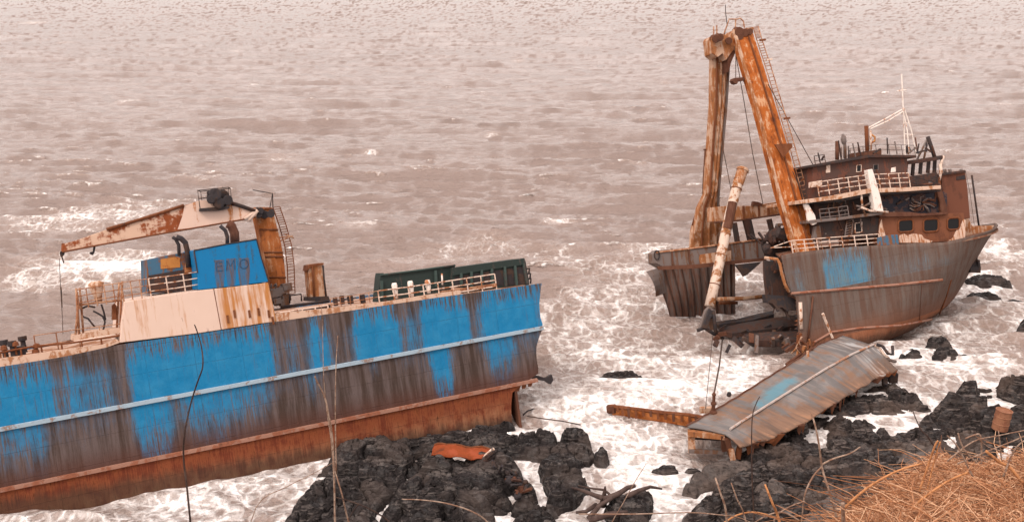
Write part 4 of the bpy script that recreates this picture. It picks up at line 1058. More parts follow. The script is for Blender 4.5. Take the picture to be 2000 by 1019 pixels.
# burnt out frame of the wheelhouse end
for L in ([(1768,316),(1790,313),(1824,308),(1842,305)],):
    slab('roof_beam', [(1766,322),(1766,316),(1800,311),(1842,304),(1842,311),(1800,318)], 2.4, .3, M_BURNT); slab('roof_beam', [(1766,320),(1766,315),(1842,303),(1842,308)], 7.0, .3, M_BURNT)
for x, y0, y1 in ((1770,318,345),(1784,317,343),(1799,314,340),(1814,312,338),(1826,310,352)):
    mb = MB(); mb.beam(B(x, y0, 3.0), B(x-2, y1, 3.0), .20, .20); mb.build('frame_post', M_BURNT, bow)
    mb = MB(); mb.beam(B(x, y0, 7.0), B(x-2, y1, 7.0), .20, .20); mb.build('frame_post', M_BURNT, bow)
slab('burnt_bulwark', [(1770,366),(1771,345),(1800,341),(1830,336),(1834,362)], 2.2, .2, M_BURNT)
slab('burnt_bulwark', [(1772,364),(1772,350),(1834,342),(1838,362)], 7.0, .2, M_RUSTB)
tubes('bent_plate', FB, [[(1836,330,2.5),(1840,312,2.5),(1843,305,2.5)],[(1834,352,2.4),(1838,335,2.4),(1836,320,2.4)]], .12, M_RAIL, bow)
mid = slab('burnt_cabin', [(1718,418),(1716,378),(1770,374),(1836,370),(1850,378),(1850,418),(1790,421)], 2.0, 4.0, M_DARK)
mid.data.materials[0] = corroded('charred_blue_black', (.030, .030, .040), (.08, .045, .038), (.018, .016, .018), .42, .2, 1.6, .8, .4)
for k in range(14):
    a = RNG.uniform(0, 6.28); x, y = 1800, 398
    pts = [(x+RNG.uniform(2,6)*math.cos(a), y+RNG.uniform(2,5)*math.sin(a), 1.85), (x+16*math.cos(a+.4), y+13*math.sin(a+.4), 1.7), (x+RNG.uniform(20,30)*math.cos(a+.7), y+RNG.uniform(14,19)*math.sin(a+.7), 1.9)]
    tubes('bent_pipe', FB, [pts], RNG.uniform(.04, .08), M_GREY if k % 2 else M_RUSTB, mid, 5)
for k in range(9):
    x, y = RNG.uniform(1722, 1790), RNG.uniform(384, 414); mb = MB(); mb.beam(B(x, y, 1.9), B(x+RNG.uniform(-12,12), y+RNG.uniform(-9,9), 1.9), .12, .1); mb.build('wreckage_bar', M_BURNT if k % 2 else M_GREY, mid)
slab('stay_plate', [(1826,362),(1836,356),(1850,405),(1851,418),(1838,418),(1836,395)], 1.7, .2, M_RUSTB)
cab = slab('cabin', [(1716,464),(1718,425),(1740,419),(1800,418),(1882,416),(1886,440),(1884,470),(1800,474),(1716,477)], 1.5, 5.0, M_RUSTB)
cab.data.materials[0] = corroded('cabin_orange_brown', (.17, .065, .034), (.115, .046, .027), (.08, .04, .03), .35, .3, 1.0)
def rrect(cx, cy, w, h, r, sk=0., n=4):
    out = []
    for (sx, sy, a0) in ((1,1,0),(-1,1,90),(-1,-1,180),(1,-1,270)):
        for k in range(n+1):
            a = math.radians(a0+90*k/n); x = cx+sx*(w/2-r)+r*math.cos(a); y = cy+sy*(h/2-r)+r*math.sin(a)
            out.append((x, y+sk*(x-cx)))
    return out
for cx, cy, w, h in ((1769,441,29,24),(1818,440,29,25),(1862,437,24,23)):
    window(cab, rrect(cx, cy, w, h, 6, -.07), 1.5, M_RUST, .07)
M_PEEL = corroded('peeling_cream', (.58, .42, .33), (.30, .12, .05), (.15, .06, .035), .45, .7, 2.2)
slab('peeling_paint', [(1756,474),(1757,460),(1766,456),(1772,460),(1784,456),(1800,458),(1806,466),(1822,471),(1816,474)], 1.44, .05, M_PEEL, cab, 0)
slab('peeling_paint', [(1853,470),(1862,464),(1868,450),(1874,447),(1882,428),(1886,430),(1885,468)], 1.44, .05, M_PEEL, cab, 0)
slab('peeling_paint', [(1716,462),(1718,440),(1722,428),(1724,440),(1730,462)], 1.44, .05, M_PEEL, cab, 0)
slab('ledge', [(1715,420),(1720,414),(1780,414),(1800,417),(1852,414),(1852,419),(1800,422),(1720,424)], 1.2, .6, M_RUSTB, cab)
slab('blue_bulwark', [(1714,480),(1715,464),(1735,459),(1754,458),(1756,477)], .0, .12, M_DBLUE)
slab('davit', [(1709,412),(1704,380),(1697,345),(1695,332),(1704,330),(1711,352),(1720,385),(1726,413)], .6, .5, M_WHITE)
tubes('davit_arm', FB, [[(1682,405,.8),(1700,412,.8),(1735,414,.8)],[(1682,380,.9),(1684,402,.9)]], .08, M_RAIL, bow)
tubes('wreckage_bar', FB, [[(1675,410,.9),(1690,402,.9),(1700,396,.9)],[(1690,420,.9),(1684,404,.9),(1672,402,.9)]], .07, M_GREY, bow)
fun = slab('funnel', [(1850,428),(1846,400),(1840,362),(1838,342),(1852,337),(1885,333),(1889,360),(1895,426),(1870,430)], 2.6, 4.5, M_RUSTB)
fun.data.materials[0] = corroded('funnel_red_brown', (.13, .05, .03), (.09, .038, .025), (.06, .035, .03), .35, .3, .8, .8, .15)
slab('funnel_vent', [(1868,352),(1868,345),(1885,342),(1886,350)], 2.55, .05, M_DARK, fun)
slab('funnel_top', [(1836,343),(1840,338),(1886,332),(1887,337)], 2.4, 4.9, M_BURNT, fun)
for x in (1846, 1856, 1878): tubes('exhaust_stub', FB, [[(x,338,4.5),(x-1,330,4.5)]], .12, M_GREY, fun)
slab('stair_plate', [(1838,420),(1832,380),(1826,352),(1836,344),(1842,380),(1852,420)], 2.3, .3, M_RUST)
# peak at the bow
slab('bow_bulwark', [(1868,470),(1875,446),(1888,425),(1893,428),(1899,441),(1925,441),(1942,440),(1936,452),(1920,466),(1895,470)], BC*.62+.05, .12, M_MASTL)
tubes('jackstaff', FB, [[(1898,342,4.2),(1905,392,4.2),(1912,442,4.2)]], .07, M_DARK, bow)
tubes('stay_wire', FB, [[(1886,335,4.2),(1895,380,4.2),(1903,440,4.2)]], .02, M_ROPE, bow, 4)
mb = MB(); pa = B(1903, 497, 3.4)
mb.beam(pa, B(1902, 524, 3.4), .18, .18); mb.beam(B(1893,526,3.4), B(1913,527,3.4), .45, .3); mb.beam(B(1894,526,3.4), B(1898,510,3.2), .2, .2); mb.beam(B(1912,527,3.4), B(1910,508,3.2), .2, .2)
for k in range(5): mb.tube([B(1900+2*k,498,3.4), B(1897+3*k,522,3.3)], .05, 5)
mb.build('anchor', M_DARK, bow)
# lower house details: ladder, rounded end, white torn panel
mb = MB(); a0, a1 = B(1650, 464, 1.2), B(1654, 430, 1.4); off = Vector((.55, 0, .05))
mb.tube([a0, a1], .045, 5); mb.tube([a0+off, a1+off], .045, 5)
for k in range(7): p = a0.lerp(a1, (k+.5)/7); mb.tube([p, p+off], .035, 4)
mb.build('ladder', M_GREY, bow)
slab('torn_panel', [(1570,398),(1580,400),(1592,420),(1596,436),(1588,440),(1578,430),(1576,415)], 1.0, .2, M_WHITE)
slab('torn_panel', [(1588,468),(1592,442),(1602,440),(1606,470)], 1.4, .3, M_GREY)
for k in range(30):
    x, y = RNG.uniform(1600, 1712), RNG.uniform(386, 460); mb = MB(); L_ = RNG.uniform(.3, .9)
    p = B(x, y, RNG.uniform(1.3, 1.9)); mb.beam(p, p+Vector((RNG.uniform(-.4,.4), RNG.uniform(-.2,.2), L_ if k % 2 else RNG.uniform(-.3,.3))), .08, .08); mb.build('pipe_stub', (M_GREY, M_BURNT, M_RUSTB)[k % 3], h1_)

for k in range(46):
    x = RNG.uniform(1594, 1835); y = np.interp(x, [1590,1700,1840], [322,305,303]) + RNG.choice([0, 0, 62, 62, 96]) - RNG.uniform(2, 8)
    w_ = RNG.uniform(1.0, 4.5); p = B(x, y, w_); mb = MB(); L_ = RNG.uniform(.4, 1.3)
    if k % 3: mb.beam(p, p+Vector((RNG.uniform(-.25,.25), RNG.uniform(-.2,.2), L_)), .07, .07)
    else: mb.beam(p, p+Vector((RNG.uniform(-1.1,1.1), RNG.uniform(-.4,.4), RNG.uniform(-.2,.4))), .12, .10)
    mb.build('wreckage_bar', (M_BURNT, M_RUSTB, M_GREY, M_DARK)[k % 4], bow)
for k in range(9):
    x = RNG.uniform(1600, 1825); y = np.interp(x, [1590,1700,1840], [372,348,345])+RNG.uniform(-8, 14); q = [B(x+RNG.uniform(-14,14)*i, y+5*i+RNG.uniform(-3,3), 1.4) for i in range(4)]
    mb = MB(); mb.tube(q, .03, 4); mb.build('hanging_cable', M_DARK, bow)

# ================================================================ leaning derrick boom with its heel fitting
der = empty('derrick_boom', 'white and rust round derrick boom leaning down from the mast to the water', 'derrick boom', FB.M)
ax = [(1449,336,4.6),(1440,362,4.5),(1425,420,4.2),(1410,490,3.9),(1396,555,3.6),(1386,598,3.4)]
M_DER = corroded('derrick_paint', (.56, .44, .36), (.24, .095, .035), (.08, .04, .025), .46, .15, 1.6)
tubes('boom', FB, [ax], .36, M_DER, der, 14)
mb = MB(); p0, p1 = B(1441, 360, 4.5), B(1452, 328, 4.6); d_ = (p1-p0).normalized(); L_ = (p1-p0).length
mb.lathe(p0, [(.37,0),(.39,.1),(.39,L_*.8),(.46,L_*.82),(.46,L_*.92),(.34,L_),(.30,L_-.02)], 14, d_); mb.build('boom_head', M_MASTL, der)
for t_, m_ in ((.12, M_RUST), (.22, M_RUST), (.5, M_RAILR), (.62, M_RAILR), (.8, M_RUST)):
    i = t_*5; k = int(i); a = B(*ax[k]).lerp(B(*ax[k+1]), i-k); b = B(*ax[k]).lerp(B(*ax[k+1]), i-k+.03)
    mb = MB(); mb.tube([a, b], .40, 14); mb.build('clamp_ring', m_, der)
mb = MB(); mb.tube([B(1431,395,4.05), B(1425,425,4.0), B(1420,447,3.98)], .32, 12); mb.build('rusted_sleeve', M_RUSTB, der)
slab('heel_plate', [(1378,606),(1386,598),(1398,606),(1401,640),(1406,646),(1366,642),(1370,632)], 3.0, .3, M_GREY, der)
slab('heel_plate', [(1372,640),(1386,602),(1392,608),(1382,642)], 2.6, .2, M_DARK, der)
tubes('heel_chain', FB, [[(1362,645,3.0),(1376,640,3.0),(1395,652,3.0),(1413,661,3.0)],[(1392,606,2.7),(1396,630,2.7),(1398,652,2.7)],[(1386,614,2.7),(1390,620,2.7)]], .13, M_DARK, der)
# cable from the heel to the bollard on the plate
# ================================================================ rocks
def mat_rock(name, base, top, brown):
    t = NT(name)
    A = t.noise(t.obj, .8, 8, .6); Bn = t.noise(t.obj, 5, 8, .68); L = t.noise(t.scale(t.obj, (.5, .9, 7)), 1., 6, .6, .6)
    c = t.mix(t.ss(A, .38, .62), base, tuple(v*1.7 for v in base))
    c = t.mix(t.math('MULTIPLY', t.ss(L, .50, .64), .7), c, top)
    c = t.mix(t.math('MULTIPLY', t.ss(Bn, .56, .70), .6), c, brown)
    c = t.mix(t.ss(Bn, .50, .34), c, tuple(v*.4 for v in base))
    W_ = t.noise(t.obj, 1.7, 5, .6); D_ = t.noise(t.obj, .35, 4, .5)
    c = t.mix(t.math('MULTIPLY', t.ss(D_, .50, .62), .45), c, brown)
    h = t.math('ADD', t.math('MULTIPLY', Bn, .8), t.math('MULTIPLY', L, .9))
    return t.fin(c, t.mixf(t.ss(W_, .40, .50), .38, .85), t.bump(h, 1.0, .13), t.mixf(t.ss(W_, .40, .50), .30, .06))
M_ROCK = mat_rock('wet_black_rock', (.017, .0145, .0145), (.125, .108, .100), (.085, .066, .058))
M_ROCK2 = mat_rock('brown_black_rock', (.019, .0155, .015), (.150, .124, .112), (.105, .076, .062))
M_ROCKG = mat_rock('grey_rock', (.065, .053, .048), (.14, .112, .098), (.11, .08, .066))

def rock(name, label, poly, h, seed, mat=None, cell=(1.5, 1.15), step=.07, edge=.9, group=None, wash=True, strat=.0, flat=.5, cat='rock', zmap=.25):
    """a rock or outcrop: rounded blocks with deep cracks between them, rising from the water inside an outline"""
    h = h*(.56 if h > .7 else .85)
    W_ = [ground(px, py, h*.3 if py < 1010 else 0) for px, py in poly]; P = [(p.x, p.y) for p in W_]
    if wash: ROCK_POLYS.append(P)
    x0, x1 = min(p[0] for p in P)-.5, max(p[0] for p in P)+.5; y0, y1 = min(p[1] for p in P)-.6, max(p[1] for p in P)+.6
    nx, ny = max(8, int((x1-x0)/step)), max(8, int((y1-y0)/step))
    X, Y = np.meshgrid(np.linspace(x0, x1, nx), np.linspace(y0, y1, ny))
    d = poly_dist(X, Y, P) + (fbm(X*1.1, Y*1.1, seed+50, 3)-.5)*.55
    wx = X + (fbm(X*.7, Y*.7, seed, 3)-.5)*1.3; wy = Y + (fbm(X*.7+9, Y*.7, seed+3, 3)-.5)*1.3
    f1, f2, cid, tl1 = worley(wx/cell[0]/1.25, wy/cell[1]/1.25, seed)
    g1, g2, cid2, tl2 = worley(wx/cell[0]*2.7+4, wy/cell[1]*2.7, seed+7)
    k1, k2, cid3, tl3 = worley(X/cell[0]*6.5+4, Y/cell[1]*6.5, seed+9)
    env = sstep(-.25, edge, d)
    crack = sstep(.02, .22, f2-f1); cr2 = sstep(0, .14, g2-g1); cr3 = sstep(0, .2, k2-k1)
    blk = .25 + .95*cid + .75*tl1*(1-.5*flat)
    sm = .3 + .8*cid2 + 1.1*tl2
    z = env**.7*h*(flat + (1-flat)*blk*1.3)*(.12+.88*crack)
    z += env*min(.20, .08+h*.2)*(1-.55*flat*(cat == 'stone'))*(sm*(.15+.95*cr2) - .38 + .34*(cid3+1.0*tl3-.4)*cr3)
    z += env*(fbm(X*.45, Y*.45, seed+20, 4)-.5)*h*.8 + env*.10*(np.abs(fbm(X*.9+Y*.25, Y*3.2, seed+60, 4)-.5)*-4+.6)
    if cat == 'rock' and env.size > 12000: z -= env*sstep(.57, .70, fbm(X*.42, Y*.30, seed+80, 3))*h*1.5
    if strat:
        q = .20; zz = z/q; z = z*(1-strat) + strat*q*(np.floor(zz)+sstep(.25, .75, zz-np.floor(zz)))
    z += env*(fbm(X*4, Y*4, seed+30, 3)-.5)*.10
    z -= (1-sstep(-.45, .12, d))*1.0 + .06
    # push the flanks out a little so that blocks overhang their cracks
    gy, gx = np.gradient(z, Y[1, 0]-Y[0, 0], X[0, 1]-X[0, 0]); k = .10*env/np.sqrt(1+gx**2+gy**2)
    Xo, Yo = X - gx*k, Y - gy*k
    keep = d > -.5
    c0 = Vector((sum(p[0] for p in P)/len(P), sum(p[1] for p in P)/len(P), 0))
    V = np.stack([Xo-c0.x, Yo-c0.y, z], -1).reshape(-1, 3); idx = np.arange(nx*ny).reshape(ny, nx)
    kf = keep[:-1, :-1] | keep[1:, :-1] | keep[:-1, 1:] | keep[1:, 1:]
    Q = np.stack([idx[:-1, :-1], idx[:-1, 1:], idx[1:, 1:], idx[1:, :-1]], -1)[kf]
    used = np.unique(Q); remap = np.zeros(nx*ny, int); remap[used] = np.arange(len(used))
    o = np_mesh(name, V[used], remap[Q], mat or M_ROCK)
    o.location = c0
    return tag(o, label, cat, group)

OUT = 'black rock outcrops along the shore'
rock('rock_outcrop', 'broad lumpy black outcrop below the red keel, left of the foam channel', [(530,1075),(560,1010),(580,975),(622,920),(655,880),(700,868),(760,862),(835,870),(850,892),(815,922),(775,952),(738,985),(735,1030),(745,1075)], 1.25, 11, group=OUT, cell=(1.35,1.2))
rock('rock_outcrop', 'layered black outcrop just below the bright orange plate', [(765,972),(800,935),(835,905),(870,892),(965,893),(1008,905),(1035,945),(1046,985),(1040,1030),(1030,1075),(740,1075),(745,1005)], 1.15, 23, group=OUT, cell=(2.0,.95), strat=.3)
rock('rock_ledge', 'dark rock ledge wedged under the red keel at the break', [(655,895),(700,880),(760,868),(860,852),(990,834),(1030,843),(1010,852),(960,862),(870,876),(780,884),(700,900)], .5, 31, group=OUT, edge=.5)
rock('rock_outcrop', 'low dark rocks right of the bright orange plate', [(905,868),(960,850),(1000,856),(1045,840),(1078,856),(1100,868),(1140,872),(1162,886),(1150,898),(1115,893),(1060,892),(1000,886),(940,884)], .55, 41, group=OUT, edge=.5, cell=(1.1,.9))
rock('boulder', 'rounded black boulder topmost in the foam channel, beyond the low dark rocks', [(1092,866),(1095,848),(1112,838),(1140,842),(1156,858),(1160,876),(1130,868)], .6, 43, group='boulders in the foam channel', edge=.5, cell=(.8,.7))
rock('boulder', 'small dark boulder at the right tip of the low dark rocks', [(1164,894),(1170,882),(1183,880),(1186,892),(1178,900)], .45, 47, group='boulders in the foam channel', edge=.35, cell=(.7,.6))
rock('boulder', 'layered dark boulder in the middle of the foam channel', [(1052,908),(1070,895),(1100,892),(1135,900),(1140,915),(1128,932),(1090,935),(1062,922)], .8, 53, group='boulders in the foam channel', edge=.5, cell=(1.2,.7), strat=.3)
rock('rock_outcrop', 'narrow black rock spur below the layered boulder in the foam channel', [(1062,935),(1090,938),(1140,938),(1152,946),(1130,966),(1108,982),(1085,990),(1068,1004),(1090,1022),(1105,1075),(1020,1075),(1028,1010),(1070,988),(1078,956)], .75, 59, group=OUT, edge=.5, cell=(1.0,.8))
rock('boulder', 'small black boulder beside the right flank of the layered outcrop', [(1014,962),(1032,950),(1047,962),(1046,978),(1020,980)], .6, 61, group='boulders in the foam channel', edge=.4, cell=(.8,.7))
rock('rock_outcrop', 'dark rock carrying washed up driftwood in the white foam', [(1182,990),(1200,970),(1245,955),(1278,964),(1276,985),(1262,1008),(1268,1075),(1185,1075),(1190,1010)], .7, 67, group=OUT, edge=.5, cell=(1.2,1.0))
# right hand shore
rock('rock_outcrop', 'dark layered rock under the far end of the torn hull plate', [(1590,812),(1640,778),(1690,757),(1752,752),(1800,782),(1826,800),(1765,806),(1700,812),(1640,826)], .95, 71, M_ROCK2, group=OUT, cell=(2.0,.8), strat=.4)
rock('rock_outcrop', 'rugged dark headland of rock with a white streak of foam in front', [(1790,828),(1830,795),(1868,768),(1898,758),(1930,752),(2000,750),(2120,760),(2120,860),(1980,850),(1880,838)], 1.45, 73, M_ROCK2, group=OUT, cell=(2.4,1.0), strat=.35)
rock('boulder', 'rounded dark boulder on the left crest of the rugged headland', [(1866,780),(1872,764),(1888,754),(1906,756),(1918,768),(1915,784),(1888,790)], 1.2, 79, M_ROCK2, group='boulders on the right shore', edge=.6, cell=(1.6,1.2), wash=False)
rock('rock_outcrop', 'wide band of dark layered rock right of the torn plate', [(1440,885),(1490,850),(1560,822),(1630,800),(1700,826),(1742,846),(1800,832),(1880,842),(1970,855),(2120,860),(2120,985),(1720,960),(1560,925),(1470,912)], .9, 83, M_ROCK2, group=OUT, cell=(2.2,.9), strat=.4, edge=.8)
rock('rock_outcrop', 'big near outcrop of brown black rock left of the dry grass', [(1322,1075),(1330,1008),(1372,972),(1420,942),(1475,908),(1560,895),(1660,890),(1800,895),(1830,1075)], 1.3, 89, M_ROCK2, group=OUT, cell=(2.0,1.0), strat=.3, edge=1.0)
rock('flat_stone', 'flat pointed grey brown slab of stone jutting over the foam', [(1338,950),(1352,930),(1378,914),(1412,903),(1450,903),(1478,908),(1462,926),(1420,932),(1385,940),(1356,953)], .9, 97, M_ROCKG, group='stones on the right shore', edge=.35, cell=(3.5,2.4), flat=.9, cat='stone')
rock('flat_stone', 'pale flat topped stone block just left of the grass peak', [(1742,925),(1750,902),(1768,884),(1830,880),(1850,890),(1846,915),(1800,926)], 1.7, 101, M_ROCKG, group='stones on the right shore', edge=.4, cell=(3.0,2.4), flat=.92, wash=False, cat='stone')
rock('flat_stone', 'rounded grey stone in the middle of the near outcrop', [(1462,1000),(1470,965),(1490,948),(1530,945),(1545,965),(1535,1000)], 1.75, 103, M_ROCKG, group='stones on the right shore', edge=.7, cell=(2.0,1.6), flat=.8, wash=False, cat='stone')
rock('flat_stone', 'pale brown stone at the bottom edge beside the grass', [(1535,1060),(1560,1012),(1600,988),(1650,985),(1680,1000),(1690,1060)], 1.6, 107, M_ROCKG, group='stones on the right shore', edge=.8, cell=(2.0,1.4), flat=.8, wash=False, cat='stone')
rock('flat_stone', 'smooth dark wedge of stone below the foam lying across the wide band', [(1600,930),(1640,895),(1680,874),(1715,890),(1745,930),(1700,945),(1640,945)], 1.35, 109, M_ROCK2, group='stones on the right shore', edge=.9, cell=(2.6,1.8), flat=.85, wash=False, cat='stone')
GB = 'dark rocks awash beside the bow'
for i, (poly, h, lab) in enumerate([
    ([(1805,676),(1815,664),(1835,658),(1852,664),(1862,676),(1835,682)], .75, 'domed dark rock awash nearest the bow'),
    ([(1757,696),(1765,688),(1780,684),(1798,690),(1800,697),(1780,700)], .45, 'low dark rock awash just right of the torn plate tip'),
    ([(1820,700),(1828,688),(1848,683),(1868,690),(1876,700),(1850,706)], .65, 'round dark rock awash below the domed rock'),
    ([(1868,700),(1878,693),(1890,694),(1898,702),(1884,706)], .35, 'small dark rock touching the right side of the round rock'),
    ([(1848,716),(1862,710),(1890,716),(1905,722),(1880,726),(1858,722)], .16, 'thin flat rock awash in front of the round rock'),
    ([(1908,718),(1935,714),(1968,718),(1980,726),(1940,729),(1912,726)], .2, 'long flat dark rock awash, lowest of the right group'),
    ([(1888,546),(1895,538),(1925,536),(1958,541),(1972,546),(1930,551)], .22, 'long dark rock awash under the hanging anchor'),
    ([(1885,580),(1905,572),(1930,570),(1950,575),(1958,582),(1930,590),(1905,584)], .2, 'flat dark rock awash off the bow, below the anchor rock'),
    ([(1962,588),(1975,584),(1992,586),(1996,592),(1975,594)], .12, 'tiny dark rock awash right of the flat rock'),
    ([(1990,640),(1996,626),(2012,622),(2030,632),(2024,642)], .3, 'dark rock cut by the right edge of the picture'),
    ([(1328,914),(1340,909),(1366,910),(1372,916),(1345,919)], .16, 'thin dark rock barely showing in foam under the plate frame'),
    ([(1280,914),(1296,909),(1316,911),(1320,916),(1298,918)], .14, 'thin dark rock barely showing in the open foam'),
    ([(1160,742),(1185,728),(1225,722),(1258,732),(1262,744),(1210,750)], .16, 'brownish wet rock just breaking the foam between the two wrecks')]):
    rock('boulder', lab, poly, h, 200+i*7, M_ROCK2 if i == 12 else M_ROCK, group=GB, edge=.5, cell=(1.4,.9), step=.06, flat=.6, zmap=.1)

# ================================================================ torn hull plate lying on the rocks
def G3(px, py, z): return ground(px, py, z)
NL = 44
def polyl(pts, t):
    """px, py, z along a polyline"""
    n = len(pts)-1; i = min(n-1, int(t*n)); f = t*n-i
    return tuple(pts[i][k]+(pts[i+1][k]-pts[i][k])*f for k in range(3))
far_e = [(1341,832,1.35),(1392,803,1.45),(1440,775,1.5),(1500,737,1.6),(1560,700,1.7),(1600,672,1.75),(1645,655,1.8)]
ridge = [(1416,846,1.55),(1452,822,1.6),(1500,792,1.65),(1556,757,1.7),(1612,722,1.75),(1664,693,1.8),(1706,674,1.8)]
near_e = [(1446,872,1.25),(1512,853,1.25),(1570,826,1.3),(1625,790,1.35),(1672,762,1.4),(1712,738,1.4),(1752,722,1.4)]
plate_o = ground(1480, 850, 0.0)
plate = empty('torn_hull_plate', 'long buckled grey and rust hull plate with blue patch lying over dark rocks', 'hull plate', loc=plate_o)
g = []
for i in range(NL+1):
    t_ = i/NL; a, r, n_ = G3(*polyl(far_e, t_)), G3(*polyl(ridge, t_)), G3(*polyl(near_e, t_)); row = []
    for k in range(9):
        f = k/8; p = a.lerp(r, f); p.z += .025*math.sin(t_*38+f*2.2)*math.sin(f*3.0) + .025*math.sin(t_*71+f*4); row.append(p-plate_o)
    for k in range(1, 9):
        f = k/8; p = r.lerp(n_, f); p.z += .03*math.sin(t_*33+2-f*2)*math.sin(f*2.6) + .035*math.sin(t_*60+f*3)*f; p.x += .05*math.sin(t_*52)*f*f; row.append(p-plate_o)
    g.append(row)
def mat_plate():
    t = NT('torn_plate_paint'); U = t.attr('along'); V_ = t.attr('across')
    cb = t.n('ShaderNodeCombineXYZ'); t.put(cb.inputs[0], U); t.put(cb.inputs[1], V_); uv = cb.outputs[0]
    S_ = t.noise(t.scale(uv, (34, 1.6, 1)), 1., 7, .62, .5); P = t.noise(t.scale(uv, (9, 4, 1)), 1., 8, .65, .3); F = t.noise(t.obj, 6, 6, .65)
    k = t.math('ADD', t.math('MULTIPLY', S_, .55), t.math('ADD', t.math('MULTIPLY', P, .35), t.math('MULTIPLY', F, .10)))
    grey = t.mix(t.ss(S_, .4, .6), (.115, .106, .104), (.19, .176, .17))
    br = t.mix(t.ss(S_, .35, .65), (.095, .060, .044), (.18, .105, .070))
    edge = t.math('MULTIPLY', t.ss(V_, .66, 1.), .15)
    end = t.math('MULTIPLY', t.ss(t.math('ABSOLUTE', t.math('SUBTRACT', U, .25)), .22, .0), .07)
    c = t.mix(t.ss(t.math('ADD', k, t.math('ADD', edge, end)), .47, .60), grey, br)
    c = t.mix(t.ss(t.math('ADD', k, edge), .62, .78), c, (.25, .135, .08))
    du = t.math('MULTIPLY', t.math('SUBTRACT', U, .43), 7.5); dv = t.math('MULTIPLY', t.math('SUBTRACT', V_, .34), 5.)
    du = t.math('ADD', du, t.math('MULTIPLY', dv, .45))
    r_ = t.math('SQRT', t.math('ADD', t.math('MULTIPLY', du, du), t.math('MULTIPLY', dv, dv)))
    r_ = t.math('ADD', r_, t.math('MULTIPLY', t.math('SUBTRACT', P, .5), 2.2))
    c = t.mix(t.math('MULTIPLY', t.ss(r_, 1.1, .35), .75), c, t.mix(P, (.05, .20, .28), (.11, .22, .26)))
    pale = t.math('MULTIPLY', t.ss(U, .78, .95), t.ss(S_, .5, .62))
    c = t.mix(t.math('MULTIPLY', pale, .6), c, (.38, .42, .44))
    return t.fin(c, .62, t.bump(t.math('ADD', S_, t.math('MULTIPLY', F, .4)), .35, .04), .18)
mb = MB(); mb.sheet(g, (0, .02, -.09)); pm = mb.build('plating', mat_plate(), plate, smooth=True)
nj = len(g[0]); al = [i/NL for i in range(NL+1) for j in range(nj)]; ac = [j/(nj-1) for i in range(NL+1) for j in range(nj)]
for an, dat in (('along', al), ('across', ac)):
    at_ = pm.data.attributes.new(an, 'FLOAT', 'POINT'); at_.data.foreach_set('value', dat+dat)
mb = MB(); mb.tube([G3(*polyl(ridge, i/NL))-plate_o+Vector((0, -.03, .07)) for i in range(2, NL+1)], .07, 6); mb.build('rubbing_strake', corroded('pale_plate_strake', (.42, .36, .33), (.30, .15, .09), (.14, .07, .045), .42, .2, 2), pm)
mb = MB(); mb.tube([g[i][0]+Vector((0, 0, .0)) for i in range(0, NL+1)], .07, 5); mb.build('torn_edge', M_RUSTB, pm)
# ragged hanging edge
for k in range(34):
    i = RNG.randint(1, NL-1); p = g[i][-1]; w_ = RNG.choice((.06, .1, .2, .45)); h_ = RNG.choice((.1, .2, .35, .7))*RNG.uniform(.7, 1.3)
    mb = MB(); mb.prism([p+Vector((-w_, 0, .0)), p+Vector((w_, .1, .02)), p+Vector((w_*RNG.uniform(-.2, .8), .1, -h_)), p+Vector((-w_*.6, .05, -h_*.7))], (.02, .06, 0)); mb.build('torn_strip', M_RUST if k % 2 else M_RUSTB, pm)
def wp(px, py, z): return ground(px, py, z)-plate_o
# frame under the near end
mb = MB()
mb.beam(wp(1350, 838, 1.2), wp(1351, 884, 0), .35, .3); mb.build('support_post', M_MASTL, plate)
mb = MB(); mb.beam(wp(1413, 848, 1.4), wp(1415, 878, .45), .3, .3); mb.build('support_post', M_RUSTB, plate)
mb = MB(); mb.beam(wp(1345, 845, 1.1), wp(1417, 852, 1.3), .28, .3); mb.build('support_beam', M_MASTL, plate)
mb = MB(); mb.prism([wp(1352, 870, .35)+Vector((0, .9, 0)), wp(1414, 873, .4)+Vector((0, .9, 0)), wp(1414, 850, 1.2)+Vector((0, .9, 0)), wp(1352, 848, 1.0)+Vector((0, .9, 0))], (0, .1, 0)); mb.build('inner_plate', M_DARK, plate)
mb = MB(); mb.beam(wp(1345, 880, .15), wp(1416, 882, .2), .2, .2); mb.build('support_beam', M_GREY, plate)
for (x0, y0, z0, x1, y1, z1, m_) in ((1428,876,.8,1432,902,.1,M_MASTL),(1445,870,.9,1440,895,.2,M_RUST),(1462,868,.9,1466,890,.3,M_RUST),(1476,865,.9,1478,880,.5,M_RUSTB),(1420,855,1.3,1428,890,.3,M_RUSTB)):
    mb = MB(); mb.beam(wp(x0, y0, z0), wp(x1, y1, z1), .28, .2); mb.build('torn_bracket', m_, plate)
